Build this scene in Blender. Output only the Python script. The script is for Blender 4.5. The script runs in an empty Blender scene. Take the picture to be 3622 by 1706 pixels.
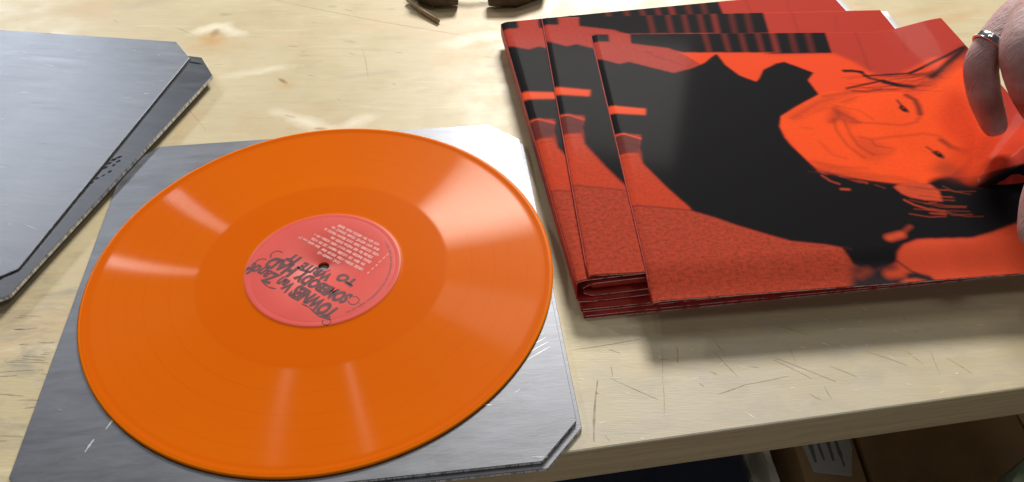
import bpy, bmesh, math, random
import numpy as np
from mathutils import Vector, Matrix
random.seed(7); rng = np.random.RandomState(7)
MM = 0.001
sc = bpy.context.scene
COL = sc.collection

# ------------------------------------------------------------------ camera
cam_d = bpy.data.cameras.new('camera'); cam = bpy.data.objects.new('camera', cam_d); COL.objects.link(cam)
PITCH, ROLL, HGT = 0.785324, 0.0041, 380.0
cp, sp = math.cos(PITCH), math.sin(PITCH)
fwd = Vector((0, cp, -sp)); up = Vector((0, sp, cp)); rt = Vector((1, 0, 0))
cr, sr = math.cos(ROLL), math.sin(ROLL)
ax = rt*cr + up*sr; ay = up*cr - rt*sr; az = -fwd
cam.matrix_world = Matrix(((ax.x, ay.x, az.x, 0), (ax.y, ay.y, az.y, 0), (ax.z, ay.z, az.z, HGT*MM), (0, 0, 0, 1)))
cam_d.sensor_fit = 'HORIZONTAL'; cam_d.sensor_width = 36.0; cam_d.lens = 36.0*2755/3622
cam_d.clip_start = 0.01; cam_d.clip_end = 60
cam_d.dof.use_dof = False
sc.camera = cam

# ------------------------------------------------------------------ light
w = bpy.data.worlds.new('World'); sc.world = w; w.use_nodes = True
bg = w.node_tree.nodes['Background']; bg.inputs[0].default_value = (1.0, 0.97, 0.93, 1); bg.inputs[1].default_value = 0.04
sc.view_settings.view_transform = 'Standard'; sc.view_settings.look = 'None'
sc.view_settings.exposure = 0.0; sc.view_settings.gamma = 1.0
CEN = Vector((-0.123, 0.349, 0.0))
def lamp(name, d, dist, sx, sy, watts, col):
    l = bpy.data.lights.new(name, 'AREA'); l.shape = 'RECTANGLE'; l.size = sx; l.size_y = sy
    l.energy = watts; l.color = col
    o = bpy.data.objects.new(name, l); COL.objects.link(o)
    d = Vector(d).normalized(); o.location = CEN + d*dist
    o.rotation_euler = (-d).to_track_quat('-Z', 'Y').to_euler()
    return o
WARM = (1, .96, .89)
lamp('ceiling_lamp', (.15, .84, .55), 3.3, .85, .55, 132, WARM)
lamp('ceiling_lamp', (.22, .55, .80), 2.9, .60, .45, 6, WARM)
lamp('ceiling_lamp', (-.666, .60, .444), 3.3, .10, .10, 12, (.95, .97, 1.0))
lamp('ceiling_lamp', (-.55, .76, .35), 4.0, .14, .12, 16, (.84, .91, 1.0))
lamp('ceiling_lamp', (-.29, .38, .88), 2.6, .05, .05, 1.9, WARM)
lamp('ceiling_lamp', (-.117, .333, .935), 2.6, .03, .03, 1.5, WARM)
lamp('ceiling_lamp', (.56, -.06, .82), 2.8, .45, .40, 6, WARM)
lamp('front_fill_light', (.15, -.95, .26), 3.5, 1.4, .7, 12, (1, .97, .92))  # added broad low fill from the front, brightens the bench's front face

# ------------------------------------------------------------------ helpers
def tag(o, label=None, cat=None, group=None, kind=None):
    if label: o['label'] = label
    if cat: o['category'] = cat
    if group: o['group'] = group
    if kind: o['kind'] = kind
    return o
def empty(name, loc=(0, 0, 0), rz=0.0):
    o = bpy.data.objects.new(name, None); COL.objects.link(o)
    o.location = Vector(loc)*MM; o.rotation_euler = (0, 0, rz); o.empty_display_size = .02
    return o
def mesh_obj(name, verts, faces, mats, parent=None, smooth=False, fmat=None, scale=MM):
    me = bpy.data.meshes.new(name)
    me.from_pydata([tuple(c*scale for c in v) for v in verts], [], faces)
    for m in (mats if isinstance(mats, (list, tuple)) else [mats]): me.materials.append(m)
    if fmat is not None: me.polygons.foreach_set('material_index', np.array(fmat, dtype=np.int32))
    if smooth: me.polygons.foreach_set('use_smooth', np.ones(len(me.polygons), dtype=bool))
    me.update()
    o = bpy.data.objects.new(name, me); COL.objects.link(o)
    if parent: o.parent = parent
    return o
def fix_normals(o):
    bm = bmesh.new(); bm.from_mesh(o.data); bmesh.ops.recalc_face_normals(bm, faces=bm.faces); bm.to_mesh(o.data); bm.free()
    return o
def prism(name, outline, z0, z1, mats, parent=None, bevel=0.0, side_mat=0):
    bm = bmesh.new()
    lo = [bm.verts.new((x*MM, y*MM, z0*MM)) for x, y in outline]
    hi = [bm.verts.new((x*MM, y*MM, z1*MM)) for x, y in outline]
    bm.faces.new(hi); bm.faces.new(lo[::-1])
    n = len(lo)
    for i in range(n):
        f = bm.faces.new((lo[i], lo[(i+1) % n], hi[(i+1) % n], hi[i])); f.material_index = side_mat
    bmesh.ops.recalc_face_normals(bm, faces=bm.faces)
    if bevel:
        bmesh.ops.bevel(bm, geom=[e for e in bm.edges], offset=bevel*MM, segments=2, affect='EDGES', profile=.5)
    me = bpy.data.meshes.new(name); bm.to_mesh(me); bm.free()
    for m in (mats if isinstance(mats, (list, tuple)) else [mats]): me.materials.append(m)
    o = bpy.data.objects.new(name, me); COL.objects.link(o)
    if parent: o.parent = parent
    return o
def tube(name, pts, rad, mat, parent=None, n=16, smooth=True):
    P = [Vector(p) for p in pts]; V = []; Fc = []
    rads = rad if isinstance(rad, (list, tuple)) else [rad]*len(P)
    prev = None
    for i, p in enumerate(P):
        t = (P[min(i+1, len(P)-1)] - P[max(i-1, 0)]).normalized()
        a = t.cross(Vector((0, 0, 1))) if prev is None else prev - t*prev.dot(t)
        if a.length < 1e-4: a = t.cross(Vector((0, 1, 0)))
        a.normalize(); prev = a; b = t.cross(a)
        for k in range(n):
            th = 2*math.pi*k/n; V.append(p + (a*math.cos(th) + b*math.sin(th))*rads[i])
    for i in range(len(P)-1):
        for k in range(n):
            Fc.append((i*n+k, i*n+(k+1) % n, (i+1)*n+(k+1) % n, (i+1)*n+k))
    Fc.append(tuple(range(n))[::-1]); Fc.append(tuple(range((len(P)-1)*n, len(P)*n)))
    return fix_normals(mesh_obj(name, V, Fc, mat, parent, smooth))
def lathe(name, prof, mat, parent=None, n=256, closed=True, fm=None):
    V = []; Fc = []; FM = []
    for r, z in prof:
        for k in range(n):
            th = 2*math.pi*k/n; V.append((r*math.cos(th), r*math.sin(th), z))
    m = len(prof)
    for i in range(m if closed else m-1):
        j = (i+1) % m
        for k in range(n):
            Fc.append((i*n+k, i*n+(k+1) % n, j*n+(k+1) % n, j*n+k)); FM.append(fm[i] if fm else 0)
    return V, Fc, FM

# ------------------------------------------------------------------ node helpers
class NT:
    def __init__(s, name):
        s.m = bpy.data.materials.new(name); s.m.use_nodes = True; s.t = s.m.node_tree
        s.b = s.t.nodes['Principled BSDF']; s.out = s.t.nodes['Material Output']
    def n(s, typ, ins=None, **kw):
        x = s.t.nodes.new(typ)
        for k, v in kw.items(): setattr(x, k, v)
        for k, v in (ins or {}).items(): s.set(x.inputs[k], v)
        return x
    def set(s, sock, v):
        if isinstance(v, bpy.types.NodeSocket): s.t.links.new(v, sock)
        else: sock.default_value = v
    def p(s, **kw):
        for k, v in kw.items(): s.set(s.b.inputs[k.replace('_', ' ')], v)
    def coord(s, scale=(1, 1, 1), rot=(0, 0, 0), loc=(0, 0, 0)):
        c = s.n('ShaderNodeTexCoord'); m = s.n('ShaderNodeMapping')
        s.t.links.new(c.outputs['Object'], m.inputs[0])
        m.inputs['Scale'].default_value = scale; m.inputs['Rotation'].default_value = rot; m.inputs['Location'].default_value = loc
        return m.outputs[0]
    def noise(s, vec, scale, detail=4, rough=.55, dist=0):
        x = s.n('ShaderNodeTexNoise', {'Vector': vec, 'Scale': scale, 'Detail': detail, 'Roughness': rough, 'Distortion': dist})
        return x.outputs[0]
    def ramp(s, fac, a, b, ca=(0, 0, 0, 1), cb=(1, 1, 1, 1)):
        r = s.n('ShaderNodeValToRGB', {'Fac': fac}); e = r.color_ramp.elements
        e[0].position = a; e[0].color = ca; e[1].position = b; e[1].color = cb
        return r.outputs[0]
    def mix(s, fac, a, b, mode='MIX'):
        x = s.n('ShaderNodeMix', data_type='RGBA', blend_type=mode)
        s.set(x.inputs[0], fac); s.set(x.inputs[6], a); s.set(x.inputs[7], b)
        return x.outputs[2]
    def math(s, op, a, b=0.0, c=0.0, clamp=False):
        x = s.n('ShaderNodeMath', operation=op, use_clamp=clamp); s.set(x.inputs[0], a); s.set(x.inputs[1], b); s.set(x.inputs[2], c)
        return x.outputs[0]
    def bump(s, h, strength, dist=.001):
        x = s.n('ShaderNodeBump', {'Height': h, 'Strength': strength, 'Distance': dist}); return x.outputs[0]
def C4(r, g, b): return (r, g, b, 1)

def simple(name, col, rough=.5, metal=0.0, var=.12, scale=60, spec=.5, bump=0.0, coat=0.0):
    t = NT(name); v = t.coord()
    f = t.noise(v, scale, 5)
    c = t.mix(t.ramp(f, .3, .7), C4(*[x*(1-var) for x in col]), C4(*[min(1, x*(1+var)) for x in col]))
    t.p(Base_Color=c, Roughness=rough, Metallic=metal, Specular_IOR_Level=spec, Coat_Weight=coat)
    if bump: t.p(Normal=t.bump(f, bump))
    return t.m

# wood -------------------------------------------------------------
GA = math.radians(9.1)
def wood_top():
    t = NT('birch_ply')
    g = t.coord((1, 1, 1), (0, 0, -GA))
    st = t.coord((1.0, 9.0, 1.0), (0, 0, math.radians(14)))
    big = t.noise(g, 5.0, 4, .6, .6)
    c = t.mix(t.ramp(big, .3, .7), C4(.60, .505, .305), C4(.685, .59, .385))
    pk = t.noise(t.coord((1, 1.6, 1), (0, 0, .2), (3, 1, 0)), 9, 4, .6, .8)
    c = t.mix(t.math('MULTIPLY', t.ramp(pk, .52, .72), .55), c, C4(.66, .46, .27))
    gr = t.noise(st, 16, 6, .65, 1.2)
    c = t.mix(t.math('MULTIPLY', t.ramp(gr, .48, .78), .42), c, C4(.50, .39, .24))
    gl = t.noise(t.coord((1, 6, 1), (0, 0, math.radians(14)), (7, 2, 0)), 12, 6, .6, 1.6)
    c = t.mix(t.math('MULTIPLY', t.ramp(gl, .58, .74), .5), c, C4(.84, .74, .52))
    # fibre flecks
    fl = t.noise(t.coord((30, 220, 10), (0, 0, math.radians(11))), 4, 2, .5)
    c = t.mix(t.math('MULTIPLY', t.ramp(fl, .62, .75), .22), c, C4(.40, .30, .18))
    # knots: pale halo, rust stain, dark core
    geo = t.n('ShaderNodeTexCoord').outputs['Object']
    def spot(x, y, sx, sy, rot, pw):
        m = t.n('ShaderNodeMapping', vector_type='TEXTURE'); t.t.links.new(geo, m.inputs[0])
        m.inputs['Location'].default_value = (x*MM, y*MM, 0); m.inputs['Rotation'].default_value = (0, 0, rot); m.inputs['Scale'].default_value = (sx*MM, sy*MM, 1)
        ln = t.n('ShaderNodeVectorMath', operation='LENGTH'); 
        wob = t.n('ShaderNodeVectorMath', operation='ADD')
        nn = t.n('ShaderNodeTexNoise', {'Vector': geo, 'Scale': 60.0, 'Detail': 4.0})
        sub = t.n('ShaderNodeVectorMath', operation='MULTIPLY_ADD'); t.t.links.new(nn.outputs['Color'], sub.inputs[0]); sub.inputs[1].default_value = (1.1, 1.1, 0); sub.inputs[2].default_value = (-.55, -.55, 0)
        t.t.links.new(m.outputs[0], wob.inputs[0]); t.t.links.new(sub.outputs[0], wob.inputs[1])
        sep = t.n('ShaderNodeVectorMath', operation='MULTIPLY'); t.t.links.new(wob.outputs[0], sep.inputs[0]); sep.inputs[1].default_value = (1, 1, 0)
        t.t.links.new(sep.outputs[0], ln.inputs[0])
        return t.math('POWER', t.math('SUBTRACT', 1.0, ln.outputs['Value'], clamp=True), pw)
    PALE, RUST, CORE, GREY = C4(.93, .86, .68), C4(.62, .34, .11), C4(.22, .13, .06), C4(.36, .32, .27)
    for x, y, sx, sy, r, pw, colr, k in SPOTS:
        c = t.mix(t.math('MULTIPLY', spot(x, y, sx, sy, r, pw), k), c, {'p': PALE, 'r': RUST, 'c': CORE, 'g': GREY}[colr])
    # grey handling grime, strongest in worn patches
    gm = t.noise(t.coord((1, 2.4, 1), (0, 0, .05), (1, 5, 0)), 26, 8, .7, .5)
    zone = spot(-330, 255, 150, 130, .2, .8)
    zone2 = spot(110, 245, 260, 60, GA, .8)
    zone3 = spot(-120, 560, 260, 110, .1, 1.0)
    gmk = t.math('MULTIPLY', t.ramp(gm, .46, .66), t.math('ADD', t.math('ADD', t.math('MULTIPLY', zone, 1.0), t.math('MULTIPLY', zone2, .6)), t.math('ADD', t.math('MULTIPLY', zone3, .12), .04)), clamp=True)
    c = t.mix(gmk, c, C4(.30, .28, .24))
    # grey-white, less yellow strip along the front
    c = t.mix(t.math('MULTIPLY', zone2, .75), c, C4(.58, .53, .45))
    rr = t.ramp(t.noise(g, 30, 4), .3, .7, C4(.36, .36, .36), C4(.56, .56, .56))
    t.p(Base_Color=c, Roughness=rr, Specular_IOR_Level=.4)
    h = t.math('ADD', t.math('MULTIPLY', gr, .5), fl)
    t.p(Normal=t.bump(h, .12, .0006))
    return t.m
SPOTS = [(-288, 662, 26, 9, .5, .8, 'p', .9), (-268, 660, 24, 9, -.5, .8, 'p', .9), (-279, 645, 14, 16, 0, 1, 'r', .8), (-277, 634, 34, 22, -.4, 1, 'r', .35), (-280, 655, 5, 8, 0, .6, 'c', .45),
         (-199, 575, 7, 2.4, -.7, .5, 'c', .9), (-195, 570, 12, 9, 0, 1, 'r', .5), (-166, 515, 46, 10, -.5, .9, 'p', .8), (-128, 516, 26, 9, .5, .9, 'p', .7), (-148, 500, 34, 10, .1, 1, 'r', .35), (-155, 507, 6, 2.2, 0, .5, 'c', .6),
         (-40, 645, 36, 12, .4, .8, 'p', .9), (-18, 650, 22, 10, .2, .8, 'p', .8), (-32, 630, 16, 18, 0, 1, 'r', .75), (-50, 617, 36, 22, .3, 1, 'r', .35), (-20, 600, 7, 4, 0, .7, 'g', .7), (-8, 600, 8, 5, 0, .7, 'g', .5),
         (130, 716, 14, 12, 0, 1, 'r', .8), (112, 722, 30, 12, 0, .9, 'p', .8), (-225, 590, 44, 8, .25, 1, 'p', .6), (-280, 690, 7, 4, 0, .7, 'g', .55), (-177, 706, 6, 3, 0, .7, 'g', .6),
         (-365, 712, 40, 16, .3, 1, 'g', .3), (-150, 640, 8, 3.5, -.2, .8, 'g', .6), (-130, 585, 30, 5, .2, .8, 'g', .35), (430, 690, 34, 12, .5, 1, 'r', .4), (395, 700, 70, 10, .3, 1, 'r', .35), (-420, 700, 40, 20, .8, 1, 'r', .18), (300, 640, 90, 18, .2, 1, 'r', .2)]
def wood_edge():
    t = NT('ply_edge')
    v = t.coord((3, 3, 160)); f = t.noise(v, 2.5, 4, .6)
    c = t.mix(t.ramp(f, .35, .65), C4(.56, .42, .245), C4(.68, .52, .32))
    s = t.noise(t.coord((5, 5, 60)), 12, 4)
    c = t.mix(t.math('MULTIPLY', t.ramp(s, .55, .75), .4), c, C4(.25, .17, .09))
    t.p(Base_Color=c, Roughness=.6); return t.m

# metal --------------------------------------------------------------
def plate_metal(name, col, rough, ang=0.2, blot=.5):
    t = NT(name)
    st = t.noise(t.coord((4, 220, 4), (0, 0, ang)), 3, 4, .7)
    bl = t.noise(t.coord((1, 4.5, 1), (0, 0, ang)), 22, 9, .75, .3)
    bn = t.noise(t.coord((1, .12, 1), (0, 0, .7)), 16, 3, .5)
    c = t.mix(t.ramp(bl, .3, .7), C4(*[x*.78 for x in col]), C4(*[min(1, x*1.2) for x in col]))
    c = t.mix(t.math('MULTIPLY', t.ramp(bn, .38, .66), .38), c, C4(col[0]*.8, col[1]*.76, col[2]*.78))
    r = t.math('ADD', t.math('MULTIPLY', t.math('ADD', bl, t.math('MULTIPLY', st, .6)), .30), rough-.24)
    t.p(Base_Color=c, Metallic=1.0, Roughness=r)
    fine = t.noise(t.coord((60, 900, 60), (0, 0, ang+.1)), 2, 2)
    t.p(Normal=t.bump(t.math('ADD', fine, bl), .10, .0004)); return t.m
def sawn_edge():
    t = NT('sawn_aluminium')
    f = t.noise(t.coord((1, 1, .02), (0, 0, 0)), 260, 3, .8)
    c = t.mix(t.ramp(f, .42, .55), C4(.34, .34, .36), C4(.96, .96, .98))
    t.p(Base_Color=c, Metallic=.1, Roughness=.4); return t.m

# vinyl ---------------------------------------------------------------
def vinyl():
    t = NT('orange_vinyl')
    geo = t.n('ShaderNodeTexCoord').outputs['Object']
    sx = t.n('ShaderNodeSeparateXYZ'); t.t.links.new(geo, sx.inputs[0])
    rad = t.math('MULTIPLY', t.math('SQRT', t.math('ADD', t.math('POWER', sx.outputs[0], 2.0), t.math('POWER', sx.outputs[1], 2.0))), 1000.0)
    def band(a, b, s=.5): 
        lo = t.math('MULTIPLY', t.math('SUBTRACT', rad, a), 1/s, clamp=True); hi = t.math('MULTIPLY', t.math('SUBTRACT', b, rad), 1/s, clamp=True)
        return t.math('MULTIPLY', lo, hi)
    groove = band(80, 144.5, 2.5)
    cn = t.n('ShaderNodeCombineXYZ'); t.t.links.new(rad, cn.inputs[0])
    ring = t.noise(cn.outputs[0], 1.1, 3, .7)
    fine = t.noise(cn.outputs[0], 2.2, 4, .8)
    cl = t.noise(t.coord(), 7, 3)
    c = t.mix(groove, C4(.69, .120, .0), C4(.73, .136, .0))
    c = t.mix(t.math('MULTIPLY', t.ramp(cl, .35, .65), .35), c, C4(.66, .110, .0))
    c = t.mix(t.math('MULTIPLY', t.ramp(ring, .55, .7), .12), c, C4(.60, .09, .002))
    c = t.mix(band(148.4, 152, .6), c, C4(.84, .19, .004))  # lighter rim band: translucent glow of the edge put into the colour
    gap = t.math('ADD', t.math('ADD', band(96.6, 98, .3), band(111.5, 112.9, .3)), t.math('ADD', band(121.5, 122.7, .3), band(133, 134.2, .3)))
    c = t.mix(t.math('MULTIPLY', gap, .10), c, C4(.52, .07, .0))
    t.p(Base_Color=c, Roughness=.34, Specular_IOR_Level=.04, IOR=1.5)
    # microgroove walls: one anisotropic lobe leaning outwards
    rx = t.n('ShaderNodeCombineXYZ'); t.t.links.new(sx.outputs[0], rx.inputs[0]); t.t.links.new(sx.outputs[1], rx.inputs[1])
    rn = t.n('ShaderNodeVectorMath', operation='NORMALIZE'); t.t.links.new(rx.outputs[0], rn.inputs[0])
    sc_ = t.n('ShaderNodeVectorMath', operation='SCALE'); t.t.links.new(rn.outputs[0], sc_.inputs[0]); sc_.inputs['Scale'].default_value = .14
    ad = t.n('ShaderNodeVectorMath', operation='ADD'); t.t.links.new(sc_.outputs[0], ad.inputs[0]); ad.inputs[1].default_value = (0, 0, 1)
    nr = t.n('ShaderNodeVectorMath', operation='NORMALIZE'); t.t.links.new(ad.outputs[0], nr.inputs[0])
    tg = t.n('ShaderNodeTangent', direction_type='RADIAL', axis='Z')
    an = t.n('ShaderNodeBsdfAnisotropic')
    an.distribution = 'GGX'
    t.set(an.inputs['Color'], C4(1, .93, .86)); t.set(an.inputs['Roughness'], .178); t.set(an.inputs['Anisotropy'], .72); t.set(an.inputs['Rotation'], ANROT)
    t.t.links.new(nr.outputs[0], an.inputs['Normal']); t.t.links.new(tg.outputs[0], an.inputs['Tangent'])
    k = t.math('MULTIPLY', groove, t.math('MULTIPLY', t.ramp(fine, .40, .60, C4(.3, .3, .3), C4(1.5, 1.5, 1.5)), GROOVE_K))
    mx = t.n('ShaderNodeMixShader'); t.set(mx.inputs[0], k)
    t.t.links.new(t.b.outputs[0], mx.inputs[1]); t.t.links.new(an.outputs[0], mx.inputs[2]); t.t.links.new(mx.outputs[0], t.out.inputs[0])
    return t.m
ANROT = 0.0; GROOVE_K = 0.0105

def label_paper():
    t = NT('label_paper')
    f = t.noise(t.coord(), 40, 4)
    c = t.mix(t.ramp(f, .3, .7), C4(.70, .088, .072), C4(.75, .105, .085))
    geo = t.n('ShaderNodeTexCoord').outputs['Object']
    sx = t.n('ShaderNodeSeparateXYZ'); t.t.links.new(geo, sx.inputs[0])
    rad = t.math('MULTIPLY', t.math('SQRT', t.math('ADD', t.math('POWER', sx.outputs[0], 2.0), t.math('POWER', sx.outputs[1], 2.0))), 1000.0)
    t.p(Base_Color=c, Roughness=.42, Specular_IOR_Level=.25); return t.m

# printed sleeve -------------------------------------------------------
def print_mat():
    t = NT('sleeve_print')
    a = t.n('ShaderNodeVertexColor', layer_name='ink')
    uvx = t.n('ShaderNodeUVMap')
    m = t.n('ShaderNodeMapping'); t.t.links.new(uvx.outputs[0], m.inputs[0]); m.inputs['Rotation'].default_value = (0, 0, -.42); m.inputs['Scale'].default_value = (46, 330, 1)
    f = t.noise(m.outputs[0], 1.0, 3, .6)
    g = t.noise(uvx.outputs[0], 105, 8, .85)
    msk = a.outputs['Alpha']
    c = t.mix(t.math('MULTIPLY', t.math('MULTIPLY', t.ramp(f, .45, .65), .42), msk), a.outputs[0], C4(.26, .035, .018))
    c = t.mix(t.math('MULTIPLY', t.ramp(g, .46, .60), t.math('MULTIPLY', msk, .75)), c, C4(.20, .035, .022))
    wv = t.noise(uvx.outputs[0], 6, 2)
    t.p(Base_Color=c, Roughness=.70, Specular_IOR_Level=.025, Coat_Weight=.006, Coat_Roughness=.10)
    h = t.noise(uvx.outputs[0], 420, 3)
    t.p(Normal=t.bump(t.math('ADD', h, t.math('MULTIPLY', wv, 6)), .04, .0004))
    return t.m

M = {}
M['wood'] = wood_top(); M['edge'] = wood_edge()
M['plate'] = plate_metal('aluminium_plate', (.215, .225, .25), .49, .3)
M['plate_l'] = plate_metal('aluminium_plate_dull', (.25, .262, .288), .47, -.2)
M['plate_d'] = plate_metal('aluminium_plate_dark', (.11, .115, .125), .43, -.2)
M['sawn'] = sawn_edge()
M['vinyl'] = vinyl(); M['label'] = label_paper()
M['print'] = print_mat()
M['ink'] = simple('dark_ink', (.11, .030, .034), .5, var=.3, scale=300)
M['white_ink'] = simple('pale_ink', (.86, .42, .38), .5, var=.08)
M['rim_ink'] = simple('rim_ink', (.48, .06, .05), .45)
M['red_board'] = simple('red_board', (.40, .030, .022), .5, var=.25, scale=120, spec=.25)
def worn():
    t = NT('worn_board_edge'); f = t.noise(t.coord((1, 1, .3)), 170, 4, .7)
    c = t.mix(t.ramp(f, .38, .52), C4(.26, .04, .03), C4(.72, .52, .50)); t.p(Base_Color=c, Roughness=.6); return t.m
M['worn'] = worn()
M['white'] = simple('white_paper', (.80, .82, .86), .55, var=.03)
M['scratch'] = simple('scratch_dirt', (.42, .355, .26), .7, var=.35, scale=200)
M['pale_scratch'] = simple('pale_scratch', (.86, .80, .68), .5, var=.1, scale=200)
M['bright_scratch'] = simple('bright_scratch', (.62, .64, .68), .5, metal=.8, var=.05)
def skin_mat():
    t = NT('skin'); v = t.coord()
    f = t.noise(v, 45, 5, .6); k = t.noise(t.coord((1, 1, 1)), 260, 4, .7)
    c = t.mix(t.ramp(f, .35, .65), C4(.40, .22, .21), C4(.60, .40, .40))
    t.p(Base_Color=c, Roughness=.48, Subsurface_Weight=.12, Subsurface_Radius=(.008, .003, .0015), Specular_IOR_Level=.4)
    wr = t.noise(t.coord((1, 5, 1), (0, 0, .4)), 130, 4, .7)
    t.p(Normal=t.bump(t.math('ADD', k, t.math('MULTIPLY', wr, 2.0)), .6, .001)); return t.m
M['skin'] = skin_mat()
M['nail'] = simple('fingernail', (.72, .48, .43), .28, var=.06)
M['silver'] = simple('silver', (.85, .85, .87), .18, metal=1.0, var=.05)
M['dark_grip'] = simple('dark_grip', (.085, .055, .03), .7, var=.5, scale=90, bump=.4)
M['steel'] = simple('tool_steel', (.42, .42, .42), .35, metal=1.0)
M['stick'] = simple('stick_wood', (.36, .24, .12), .6, var=.3, scale=80)
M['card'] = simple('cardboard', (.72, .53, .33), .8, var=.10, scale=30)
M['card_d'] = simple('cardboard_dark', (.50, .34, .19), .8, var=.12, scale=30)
M['navy'] = simple('navy_plastic', (.035, .05, .10), .5, var=.15)
M['greycloth'] = simple('pale_cloth', (.75, .73, .68), .85, var=.12, scale=20)
M['paper_label'] = simple('shipping_label', (.62, .64, .70), .6, var=.04)
M['grey_ink'] = simple('grey_ink', (.22, .23, .26), .7)
M['green'] = simple('green_cotton', (.065, .085, .05), .9, var=.25, scale=220, bump=.3)
M['floor'] = simple('concrete', (.25, .24, .22), .8, var=.2, scale=6)
M['shelf'] = simple('shelf_board', (.22, .16, .09), .7, var=.2, scale=20)

# ------------------------------------------------------------------ setting
fl = mesh_obj('floor', [(-6000, -6000, -770), (6000, -6000, -770), (6000, 6000, -770), (-6000, 6000, -770)], [(0, 1, 2, 3)], M['floor'])
tag(fl, kind='structure')

# ------------------------------------------------------------------ workbench
ca, sa = math.cos(GA), math.sin(GA)
def tb(s, d): return (26 + s*ca - d*sa, 216.9 + s*sa + d*ca)   # along front edge, depth behind it
bench = empty('workbench', (26, 216.9, -770))
tag(bench, 'pale plywood workbench with knots, scratches and a thick brown front edge', 'workbench')
IV = Vector((-26, -216.9, 770))
def on_bench(o): o.parent = bench; o.matrix_parent_inverse = Matrix.Translation(IV*MM); return o
out = [tb(-1300, 0), tb(1100, 0), tb(1100, 1150), tb(-1300, 1150)]
on_bench(prism('bench_top', out, -31, 0, [M['wood'], M['edge']], None, 1.2, 1))
for s, d in ((-1220, 60), (1020, 60), (1020, 1090), (-1220, 1090)):
    x, y = tb(s, d)
    on_bench(prism('leg', [(x-40, y-40), (x+40, y-40), (x+40, y+40), (x-40, y+40)], -770, -31.2, M['edge'], None, 2))
on_bench(prism('lower_shelf', [tb(-1240, 40), tb(1040, 40), tb(1040, 1100), tb(-1240, 1100)], -420, -402, M['shelf'], None, 1))
def strokes(name, segs, mat, z=.08, jit=.35):
    V = []; Fc = []
    for (x0, y0), (x1, y1), wd in segs:
        n = 6; d = Vector((x1-x0, y1-y0)); L = d.length; nrm = Vector((-d.y, d.x))/max(L, 1e-6)
        off = random.uniform(-.02, .02)*L; b0 = len(V)
        for i in range(n+1):
            q = i/n; hw = wd*.5*(math.sin(math.pi*min(max(q, .06), .94))**.5)*random.uniform(1-jit, 1+jit)
            c = Vector((x0, y0)) + d*q + nrm*off*math.sin(math.pi*q)
            V += [(c.x+nrm.x*hw, c.y+nrm.y*hw, z), (c.x-nrm.x*hw, c.y-nrm.y*hw, z)]
        for i in range(n): Fc.append((b0+2*i, b0+2*i+1, b0+2*i+3, b0+2*i+2))
    o = mesh_obj(name, V, Fc, mat); o['kind'] = 'stuff'; return fix_up(o)
def fix_up(o):
    bm = bmesh.new(); bm.from_mesh(o.data)
    for f in bm.faces:
        f.normal_update()
        if f.normal.z < 0: f.normal_flip()
    bm.to_mesh(o.data); bm.free(); return o
SCR = [((50.5,265.3),(45.4,224.8)),((88.8,268.9),(86.1,240.6)),((122.4,286.3),(133.5,267.7)),((136.3,262.4),(163.1,268.6)),((119.6,255.9),(136.3,262.4)),((156.9,280.1),(176.5,266.6)),((189.2,276.2),(203.6,268.1)),((214.5,286.7),(236.0,276.4)),((238.9,287.6),(245.6,277.8)),((261.9,282.1),(272.1,271.1)),((58.9,266.0),(84.2,251.8)),((36.1,286.8),(79.4,295.7)),((59.0,287.4),(65.6,284.6)),((166.6,306.2),(183.5,298.8)),((123.5,295.6),(129.1,282.8)),((253.8,287.6),(253.1,271.0)),((168.8,291.5),(170.2,278.8)),((59.1,275.5),(59.5,267.4)),((172.0,256.1),(177.5,252.3)),((182.2,261.4),(184.0,252.3)),((100.6,289.7),(99.3,277.1)),((91.2,288.2),(89.2,270.2)),((158.4,281.5),(189.8,264.7)),((51.9,228.4),(54.2,224.9)),((-238.1,719.0),(-7.2,641.6)),((-270.7,535.8),(-245.1,503.3)),((-319.4,664.5),(-298.7,651.1)),((-138.9,631.7),(-126.2,581.2)),((-300,226.5),(-268.8,226.4)),((-302,276.3),(-275.5,275.9)),((-301.3,268.9),(-281.3,270.6))]
segs = [(a, b, random.uniform(.3, .55)) for a, b in SCR]
segs[0] = (*SCR[0], 1.4)
for k in range(12):
    x, y = tb(random.uniform(-20, 300), random.uniform(2, 70)); a = random.choice([-.5, -.35, 1.3, .2])+random.uniform(-.3, .3); L = random.uniform(1.5, 6)
    segs.append(((x, y), (x+L*math.cos(a), y+L*math.sin(a)), random.uniform(.2, .55)))
for k in range(40):
    x = random.uniform(-480, 60); y = random.uniform(520, 720); a = random.uniform(-.9, .1); L = random.uniform(2, 10)
    segs.append(((x, y), (x+L*math.cos(a), y+L*math.sin(a)), random.uniform(.2, .6)))
for k in range(36):
    x = random.uniform(-340, -275); y = random.uniform(205, 320); a = random.uniform(-.1, .15); L = random.uniform(3, 16)
    segs.append(((x, y), (x+L*math.cos(a), y+L*math.sin(a)), random.uniform(.25, .8)))
on_bench(strokes('scratch', segs, M['scratch']))
ps = []
for k in range(40):
    x, y = tb(random.uniform(-10, 290), random.uniform(2, 72)); a = random.choice([-.55, -.2, .25])+random.uniform(-.2, .2); L = random.uniform(1.5, 7)
    ps.append(((x, y), (x+L*math.cos(a), y+L*math.sin(a)), random.uniform(.25, .7)))
on_bench(strokes('pale_scratch', ps, M['pale_scratch'], .06))

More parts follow.
